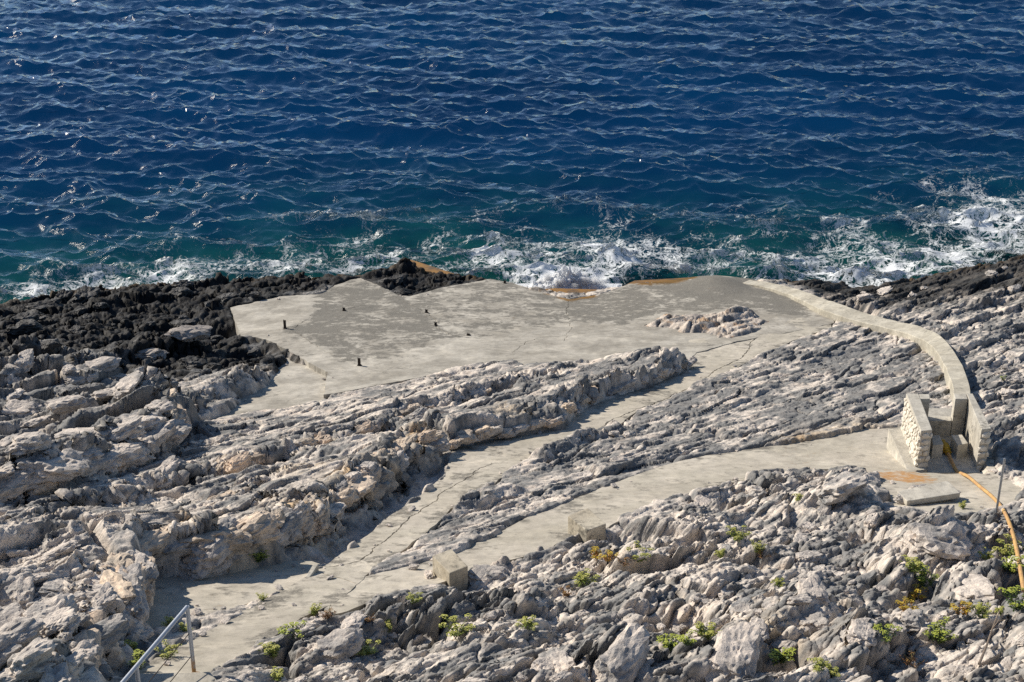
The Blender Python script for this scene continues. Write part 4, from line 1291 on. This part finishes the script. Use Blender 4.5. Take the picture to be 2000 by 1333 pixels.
# curved low wall: a closed body swept along its line
LE = [(1450,553),(1490,560),(1535,573),(1590,598),(1615,609),(1675,627),(1725,639),(1780,655),(1818,674),(1845,714),(1859,750),(1863,771)]
RE = [(1465,547),(1503,552),(1552,563),(1608,583),(1640,594),(1700,614),(1750,627),(1800,639),(1842,660),(1877,708),(1893,750),(1896,771)]
lw_pts = []; HW = [.06,.10,.16,.26,.32,.36,.38,.40,.44,.5,.58,.62]
def res(P, n): 
    q = spline([(x, y, 0) for x, y in P], n); return [(v.x, v.y) for v in q]
LE2 = res(LE, 6); RE2 = res(RE, 6); HW2 = [v.x for v in spline([(h, 0, 0) for h in HW], 6)]
verts = []; faces = []
for k, ((lx, ly), (rx, ry), hh) in enumerate(zip(LE2, RE2, HW2)):
    z = bz(lx, ly + 6) + hh
    jit = float(noise(np.array([k * .6]), np.array([3.3]), 4)[0]) * .02
    a = at_z(lx, ly, z); b = at_z(rx, ry, z)
    a = (a[0] + jit, a[1]); 
    verts += [(a[0] - .02, a[1] - .03, z - 1.1), (a[0], a[1], z - .02), (a[0] + .015, a[1] + .015, z + jit), (b[0] - .015, b[1] - .01, z + jit), (b[0], b[1], z - .02), (b[0] + .02, b[1] + .02, z - 1.4)]
nk = len(LE2)
for k in range(nk - 1):
    for q in range(5): faces.append([k * 6 + q, (k + 1) * 6 + q, (k + 1) * 6 + q + 1, k * 6 + q + 1])
faces.append([0, 1, 2, 3, 4, 5]); faces.append([(nk - 1) * 6 + q for q in range(5, -1, -1)])
M_WALL = concrete_material('wall_concrete', (.56, .52, .43), (.44, .405, .33), scale=2)
cw = mesh_py('low_wall', verts, faces, M_WALL)
bm = bmesh.new(); bm.from_mesh(cw.data); bmesh.ops.recalc_face_normals(bm, faces=bm.faces); bm.to_mesh(cw.data); bm.free()
tag(cw, 'long curved cream concrete wall from platform corner to enclosure', 'wall')

# ledges at the waterline
M_ALGAE = simple('algae_concrete', (.30, .15, .03), (.13, .08, .04), 2.2, .7)
for px, z, lb in (([(783,513),(800,506),(908,541),(884,549),(830,532)], .62, 'orange stained concrete ledge sticking into the water beside black rock'),
                  ([(1035,566),(1085,563),(1195,566),(1180,582),(1112,592)], .75, 'brown algae covered step under the splash at the platform notch'),
                  ([(1222,556),(1240,548),(1330,543),(1400,538),(1400,546),(1330,549)], 1.30, 'yellow brown concrete rim along the seaward platform edge')):
    tag(prism('concrete_ledge', px, z, -.6, M_ALGAE, bevel=.03), lb, 'ledge')

# iron stubs: an angle bar rising from a foot plate
def stub(px, py, h, lb, lean=(0, 0)):
    p = on_ground(px, py)
    r = empty('iron_stub', p); tag(r, lb, 'iron stub', 'iron stubs set in the platform')
    w = .042; t = .014
    def prof(z, dx, dy): return [(dx + a, dy + b, z) for a, b in ((-w, -w), (w, -w), (w, -w + t), (-w + t, -w + t), (-w + t, w), (-w, w))]
    v = prof(-.05, 0, 0) + prof(h, lean[0], lean[1])
    f = [[i, (i + 1) % 6, (i + 1) % 6 + 6, i + 6] for i in range(6)] + [[5, 4, 3, 2, 1, 0], [6, 7, 8, 9, 10, 11]]
    mesh_py('bar', v, f, M_IRON, r)
    tube('foot_plate', [(0, 0, -.02), (0, 0, .012), (0, 0, .018)], [.07, .07, .055], M_IRON, r, 8)
for a in ((557,642,.30,'tall iron stub near the left corner of the platform'), (702,714,.24,'iron stub by the lower platform edge above the ramp'), (672,607,.12,'short bent iron stub amid the dark platform stain'),
          (833,611,.13,'iron stub at the head of the platform crack'), (851,636,.12,'iron stub in the middle of the platform crack'), (915,655,.07,'lowest iron stub, right of the platform crack'), (986,554,.13,'iron stub at the seaward tip of the platform by the splash')):
    stub(*a)

# railing
def rust_steel():
    t = NT('railing_steel'); p = t.pos()
    z = t.n('ShaderNodeSeparateXYZ'); t.l(p, z.inputs[0])
    n = t.noise(p, 18, 4, .6)
    zr = bz(380, 1322)
    k = t.ramp(t.math('ADD', t.math('MULTIPLY', t.math('SUBTRACT', zr + .42, z.outputs[2]), 1.6), t.math('SUBTRACT', n, .5)), [(.1, 0), (.5, 1)])
    c = t.mix(k, (.42, .45, .50), (.36, .20, .08))
    return t.set(base=c, rough=.45, metal=.35)
M_RAIL = rust_steel()
b1 = Vector(on_base(380, 1323))
def up_to(base_pt, px, py):
    # height on the vertical through base_pt that shows at image row py
    best = min((abs(proj(base_pt + Vector((0, 0, h)))[1] - py), h) for h in np.arange(.3, 2.2, .005)); return base_pt + Vector((0, 0, best[1]))
def proj(v):
    d = v - Vector((0, 0, CAM_Z)); dep = d.y * CP - d.z * SP; u = d.y * SP + d.z * CP
    return 1000 + FPX * d.x / dep, 666.5 - FPX * u / dep
t1 = up_to(b1, 358, 1186)
def at_y(px, py, Y):
    a, dy, dz = ray(px, py); t = Y / dy; return Vector((a * t, Y, CAM_Z + dz * t))
t2 = at_y(240, 1333, t1.y - 1.15)
dirv = (t2 - t1); t3 = t1 + dirv * 1.9
rail = empty('handrail', b1); tag(rail, 'grey steel stair handrail with rusty post foot in the lower left corner', 'railing')
under(rail, tube('rail', [t1 + Vector((.0, .0, 0))] + [t1 + dirv * k for k in (.02, .5, 1, 1.5, 1.9)], .024, M_RAIL, seg=14))
under(rail, tube('post', [b1 + Vector((0, 0, -.2)), b1 + (t1 - b1) * .5, t1 + Vector((0, 0, .005))], .023, M_RAIL, seg=14))
b2 = t1 + dirv * .80
under(rail, tube('post', [b2 + Vector((0, 0, -1.25)), b2 + Vector((0, 0, -.5)), b2], .023, M_RAIL, seg=14))
for fr in (.36, .68):
    a = t1 + (b1 - t1) * fr
    under(rail, tube('cable', [a, a + dirv * .9, a + dirv * 1.8], .0055, M_IRON, seg=6))
under(rail, tube('foot_plate', [b1 + Vector((0, 0, -.02)), b1 + Vector((0, 0, .015)), b1 + Vector((0, 0, .02))], [.09, .09, .07], M_RAIL, seg=12))
# stair landing under the railing
zl = bz(330, 1330) + .02
tag(prism('stair_step', [(215,1345),(262,1316),(410,1312),(425,1330),(410,1400),(215,1400)], zl + .05, zl - .5, M_CAST, bevel=.015), 'top concrete step at the foot of the steel handrail', 'step')
# dry branch
bp = [on_ground(px, py, False) for px, py in ((1912,1300),(1925,1275),(1935,1250),(1948,1222))]
for k, p in enumerate(bp): p.z += (.02, .10, .16, .22)[k]
br = empty('dry_branch', bp[0]); tag(br, 'dry bare branch leaning on rocks at the lower right', 'branch')
under(br, tube('stick', spline(bp, 5), [.016 - .0006 * k for k in range(16)], M_WOOD, seg=7))
under(br, tube('twig', [bp[2], bp[2] + Vector((.08, .05, .08)), bp[2] + Vector((.2, .06, .1))], [.008, .006, .003], M_WOOD, seg=6))

# ------------------------------------------------------------------ plants
def leaf_mat(name, a, b):
    t = NT(name); p = t.pos(); n = t.noise(p, 16, 3, .6)
    t.p.inputs['Subsurface Weight'].default_value = 0
    return t.set(base=t.mix(t.ramp(n, [(.35, 0), (.65, 1)]), a, b), rough=.55, spec=.3)
M_LEAF = {'green': leaf_mat('samphire_leaf', (.15, .21, .04), (.24, .28, .06)), 'dark': leaf_mat('dark_leaf', (.045, .085, .02), (.09, .14, .03)), 'gold': leaf_mat('autumn_leaf', (.30, .19, .03), (.36, .15, .03)), 'brown': leaf_mat('dead_leaf', (.17, .09, .045), (.25, .13, .06))}
M_UMBEL = {'green': leaf_mat('umbel_green', (.40, .40, .09), (.48, .46, .13)), 'dark': leaf_mat('umbel_dark', (.34, .40, .06), (.44, .46, .08)), 'gold': leaf_mat('umbel_gold', (.50, .34, .04), (.55, .42, .06)), 'brown': leaf_mat('umbel_brown', (.25, .14, .05), (.32, .18, .06))}
M_STEM = leaf_mat('stem', (.14, .17, .05), (.20, .19, .07))
def plant_meshes(kind, seed):
    r = random.Random(seed)
    V, F = [], []; SV, SF = [], []; UV_, UF = [], []
    def quad(L, Fc, c, u, w, l, wd):
        k = len(L); L += [c - w * wd * .5, c + u * l * .45 - w * wd, c + u * l, c + u * l * .45 + w * wd, c + w * wd * .5]
        Fc += [[k, k + 1, k + 2, k + 3, k + 4]]
    stems = r.randint(9, 13)
    for s_ in range(stems):
        az = r.uniform(0, 6.28); out = r.uniform(.1, .55); hh = r.uniform(.35, .8)
        tip = Vector((math.cos(az) * out, math.sin(az) * out, hh)); root = Vector((math.cos(az) * .07, math.sin(az) * .07, -.08))
        k = len(SV); w = .012
        for q in range(4):
            c = root.lerp(tip, q / 3) + Vector((0, 0, .06 * math.sin(q / 3 * 3.1)))
            SV += [c + Vector((w, 0, 0)), c + Vector((-w * .5, w * .87, 0)), c + Vector((-w * .5, -w * .87, 0))]
        for q in range(3):
            for e in range(3): SF.append([k + q * 3 + e, k + q * 3 + (e + 1) % 3, k + q * 3 + 3 + (e + 1) % 3, k + q * 3 + 3 + e])
        for l in range(r.randint(15, 22)):
            t = r.uniform(.15, .95); c = root.lerp(tip, t) + Vector((r.gauss(0, .05), r.gauss(0, .05), r.gauss(0, .03)))
            u = Vector((r.gauss(0, 1), r.gauss(0, 1), r.uniform(.0, 1.2))).normalized(); wv_ = u.cross(Vector((r.gauss(0, 1), r.gauss(0, 1), r.gauss(0, 1)))).normalized()
            quad(V, F, c, u, wv_, r.uniform(.09, .17), r.uniform(.018, .034))
        if kind != 'brown' or r.random() < .3:
            # domed umbel of tiny florets
            for l in range(24):
                a = r.uniform(0, 6.28); ra = .13 * math.sqrt(r.random()); c = tip + Vector((math.cos(a) * ra, math.sin(a) * ra, .05 - ra * ra * 5 + r.uniform(-.01, .01)))
                u = Vector((math.cos(a + 1.5), math.sin(a + 1.5), r.uniform(-.2, .4))).normalized(); wv_ = u.cross(Vector((r.gauss(0, .3), r.gauss(0, .3), 1))).normalized()
                quad(UV_, UF, c - u * .02, u, wv_, .055, .028)
    out = []
    for nm, v, f, m in (('foliage', V, F, M_LEAF[kind]), ('stems', SV, SF, M_STEM), ('flowers', UV_, UF, M_UMBEL[kind])):
        if not v: continue
        me = bpy.data.meshes.new(nm); me.from_pydata([tuple(a) for a in v], [], f); me.update(); me.materials.append(m); out.append((nm, me))
    return out
PM = {k: [plant_meshes(k, 40 + 7 * i + j) for j in range(3)] for i, k in enumerate(('green', 'dark', 'gold', 'brown'))}
PLANTS = [
 (1440,1050,.34,'green','yellow green tuft on the rock crest right of the cast blocks'),(1480,1075,.25,'green','small leafy tuft just right of the crest tuft'),(1410,1085,.25,'green','sparse tuft below the crest tuft'),
 (1165,1087,.30,'gold','golden tuft, left end of the mixed clump below the cast block'),(1190,1092,.30,'gold','golden green tuft in the middle of the mixed clump'),(1218,1100,.30,'brown','dead brown tuft inside the mixed clump'),(1250,1090,.36,'green','bright green tuft, right end of the mixed clump'),
 (1140,1138,.36,'green','lone bright tuft under the mixed golden clump'),(1108,1162,.27,'brown','faded brownish tuft left under the lone bright tuft'),(892,1234,.40,'green','round yellow flowering tuft on the lower centre rock'),(1030,1222,.28,'green','flat small tuft right of the round yellow tuft'),
 (612,1196,.27,'green','bright tuft at the edge of the main path fork'),(640,1202,.24,'brown','reddish dry tuft at the edge of the main path fork'),(572,1238,.32,'dark','dark leafy tuft beside the main path, below the fork'),(530,1282,.34,'green','flowering tuft near the lower end of the main path'),
 (716,1272,.32,'green','pale tuft on flat rock below the path fork'),(512,1168,.17,'green','tiny yellow tuft on the rim between apron and path'),(760,1228,.27,'green','small tuft left of the round yellow tuft'),(810,1172,.2,'green','tiny yellow tuft under the nearer cast block'),(720,1210,.2,'brown','dry flat tuft between the path fork and the small tuft'),
 (1378,1240,.40,'green','leafy tuft hanging over the dark hollow'),(1345,1255,.28,'dark','dark tuft in the mouth of the dark hollow'),(1310,1262,.3,'dark','shaded tuft deep in the dark hollow'),
 (1782,1115,.45,'green','tall flowering clump top in the crack right of centre'),(1805,1140,.42,'dark','dark green middle of the tall clump in the crack'),(1785,1168,.40,'gold','golden bottom of the tall clump in the crack'),(1770,1190,.27,'gold','orange tuft at the very foot of the tall clump'),
 (1878,1195,.30,'gold','yellow tuft right of the tall clump on the ledge'),(1915,1200,.28,'green','green tuft trailing along the ledge at the right'),(1955,1195,.2,'green','last small tuft of the trailing row at the right'),
 (1972,1080,.48,'green','large bright clump beside the hose at the right edge'),(1978,1110,.4,'dark','dark lower half of the clump beside the hose'),(1980,1180,.45,'dark','shaded dark shrub in the hollow at the right edge'),(1925,1088,.24,'green','thin pale tuft under the big boulder at the right'),
 (1835,1248,.36,'dark','dark green tuft low on the right slope'),(1728,1248,.34,'dark','dark green tuft left of its twin low on the right slope'),(1520,1290,.38,'dark','shaded tuft in the bottom hollow'),(1600,1305,.24,'green','small flowering tuft near the bottom edge, left one'),(1625,1315,.24,'green','small flowering tuft near the bottom edge, right one'),(1780,1300,.3,'brown','dry brown grass tuft at the bottom right'),
 (1560,975,.22,'green','tiny green tuft beside the rounded rock above the slope'),(1882,990,.24,'green','small tuft in front of the loose slab'),(1490,1085,.24,'brown','brown dry tuft among rocks by the crest'),(1520,1140,.2,'green','tiny tuft under the crest rocks'),
 (252,1278,.36,'green','bright tuft left of the handrail'),(330,1278,.27,'green','bright tuft framed between handrail and post'),(332,1218,.2,'green','tiny tuft behind the top of the handrail'),(362,1228,.24,'green','yellow tuft just right of the handrail post'),(268,1302,.3,'dark','dark tuft under the handrail'),
 (505,1092,.3,'dark','dark shrub in the shaded foot of the rock ledge'),(540,1325,.28,'green','tuft at the bottom edge right of the handrail'),(1960,740,.2,'dark','dark tuft behind the curved wall at the right'),
]
for i, (px, py, sz, kd, lb) in enumerate(PLANTS):
    p = on_ground(px, py + 4)
    r = empty('samphire_plant', p); r.rotation_euler = (0, 0, rr.uniform(0, 6.28)); r.scale = (sz * 1.0, sz * 1.0, sz * rr.uniform(.55, .85))
    tag(r, lb, 'plant', 'wild plants in the rock cracks')
    for nm, me in PM[kd][i % 3]:
        o = link(bpy.data.objects.new(nm, me), r); o['kind'] = 'stuff'

# ------------------------------------------------------------------ spray thrown up at the notch
_t = NT('sea_spray'); _t.set(base=(.95, .96, .97), rough=.6, spec=.3)
_tr = _t.n('ShaderNodeBsdfTranslucent'); _tr.inputs[0].default_value = (.92, .94, .96, 1)
_ms = _t.n('ShaderNodeMixShader'); _ms.inputs[0].default_value = .35
_t.l(_t.p.outputs[0], _ms.inputs[1]); _t.l(_tr.outputs[0], _ms.inputs[2]); _t.l(_ms.outputs[0], _t.out.inputs[0])
M_SPRAY = _t.m
X0, Y0 = at_z(1110, 556, .35)
gx, gy = np.meshgrid(np.linspace(-2.2, 2.2, 180), np.linspace(-1.1, 1.2, 110))
hh = np.exp(-((gx + .15) / .8) ** 2 - (gy / .55) ** 2) * .85 + .42 * np.exp(-((gx - 1.0) / .7) ** 2 - (gy / .5) ** 2) + .3 * np.exp(-((gx + 1.3) / .5) ** 2 - (gy / .5) ** 2)
lum = np.abs(fbm(gx * F32(2.4), gy * F32(2.4), 4, 401)) * 1.3 + .25
zz_ = hh * (0.7 + lum * .8) + fbm(gx * F32(6), gy * F32(6), 3, 405) * .12 * (hh > .05) - .16
ii = np.arange(gx.size).reshape(gx.shape)
qf = np.stack([ii[:-1, :-1], ii[:-1, 1:], ii[1:, 1:], ii[1:, :-1]], -1).reshape(-1, 4)
spl = empty('splash', (X0, Y0, .1)); tag(spl, 'white burst of spray where a wave hits the platform notch', 'splash')
jx = fbm(gx * F32(6), gy * F32(6), 3, 411) * .12; jy = fbm(gx * F32(6), gy * F32(6), 3, 415) * .12
mesh_np('foam_mound', np.stack([gx + jx, gy + jy, zz_], -1).reshape(-1, 3), qf, M_SPRAY, spl)
bv, bf = [], []
jets = [(rr.gauss(-.15, .6), rr.gauss(0, .25), rr.uniform(.35, 1.25), rr.uniform(.08, .22), rr.uniform(-.25, .1)) for _ in range(26)]
def jet_point(pw):
    ja, jb, jh, jw, jl = rr.choice(jets); jh *= math.exp(-(ja / 1.2) ** 2)
    u = rr.random() ** pw
    return ja + jl * u + rr.gauss(0, jw * (1 - .3 * u)), jb + rr.gauss(0, jw), jh * u, u
for k in range(260):
    if k % 3 == 0:
        a = rr.gauss(.15, .95); b = rr.gauss(0, .4); u = 0; zt = .22 * rr.random() * math.exp(-(a / 1.5) ** 2)
    else: a, b, zt, u = jet_point(1.3)
    r_ = (.045 + .10 * rr.random() ** 2) * (1.1 - .75 * u)
    v_, f_ = ICO2; o3 = np.array([rr.uniform(0, 60) for _ in range(3)], F32)
    nn = noise3(v_[:, 0] * F32(2.2) + o3[0], v_[:, 1] * F32(2.2) + o3[1], v_[:, 2] * F32(2.2) + o3[2]) * .55
    k0 = len(bv); bv += (v_ * (1 + nn)[:, None] * r_ * np.array([1.2, 1, .9]) + np.array([a, b, zt])).tolist(); bf += (f_ + k0).tolist()
fb_ = mesh_py('foam_lumps', bv, bf, M_SPRAY, spl, smooth=True); fb_['kind'] = 'stuff'
dv, df = [], []
tet = [Vector((1, 1, 1)), Vector((1, -1, -1)), Vector((-1, 1, -1)), Vector((-1, -1, 1))]
for k in range(900):
    a, b, zt, u = jet_point(.7)
    c = Vector((a * 1.1, b * 1.2, zt * 1.12 + .03)); r_ = .005 + .014 * rr.random() ** 3; k0 = len(dv)
    dv += [tuple(c + q * r_) for q in tet]; df += [[k0, k0 + 1, k0 + 2], [k0, k0 + 3, k0 + 1], [k0, k0 + 2, k0 + 3], [k0 + 1, k0 + 3, k0 + 2]]
dr = mesh_py('droplets', dv, df, M_SPRAY, spl); dr['kind'] = 'stuff'

_t = NT('spray_mist'); _t.t.nodes.remove(_t.p)
_v = _t.n('ShaderNodeVolumePrincipled'); _v.inputs['Color'].default_value = (.99, .99, .99, 1); _v.inputs['Anisotropy'].default_value = .35
_tc = _t.n('ShaderNodeTexCoord').outputs['Object']
_d = _t.ramp(_t.noise(_t.mapped(_tc, (1, 1, .6)), 3.2, 5, .65), [(.42, 0), (.60, 1)])
_t.l(_t.math('MULTIPLY', _d, 22.0), _v.inputs['Density']); _t.l(_v.outputs[0], _t.out.inputs['Volume'])
vv, ff = ICO4
nn = noise3(vv[:, 0] * F32(1.7), vv[:, 1] * F32(1.7), vv[:, 2] * F32(1.7), 71) * .5 + noise3(vv[:, 0] * F32(4), vv[:, 1] * F32(4), vv[:, 2] * F32(4), 73) * .25
mm = vv * (1 + nn)[:, None] * np.array([1.35, .5, .85]); mm[:, 2] = np.where(mm[:, 2] < -.1, -.1, mm[:, 2]); mm[:, 0] -= .05
mo = mesh_np('mist', mm, ff, _t.m, spl); mo['kind'] = 'stuff'
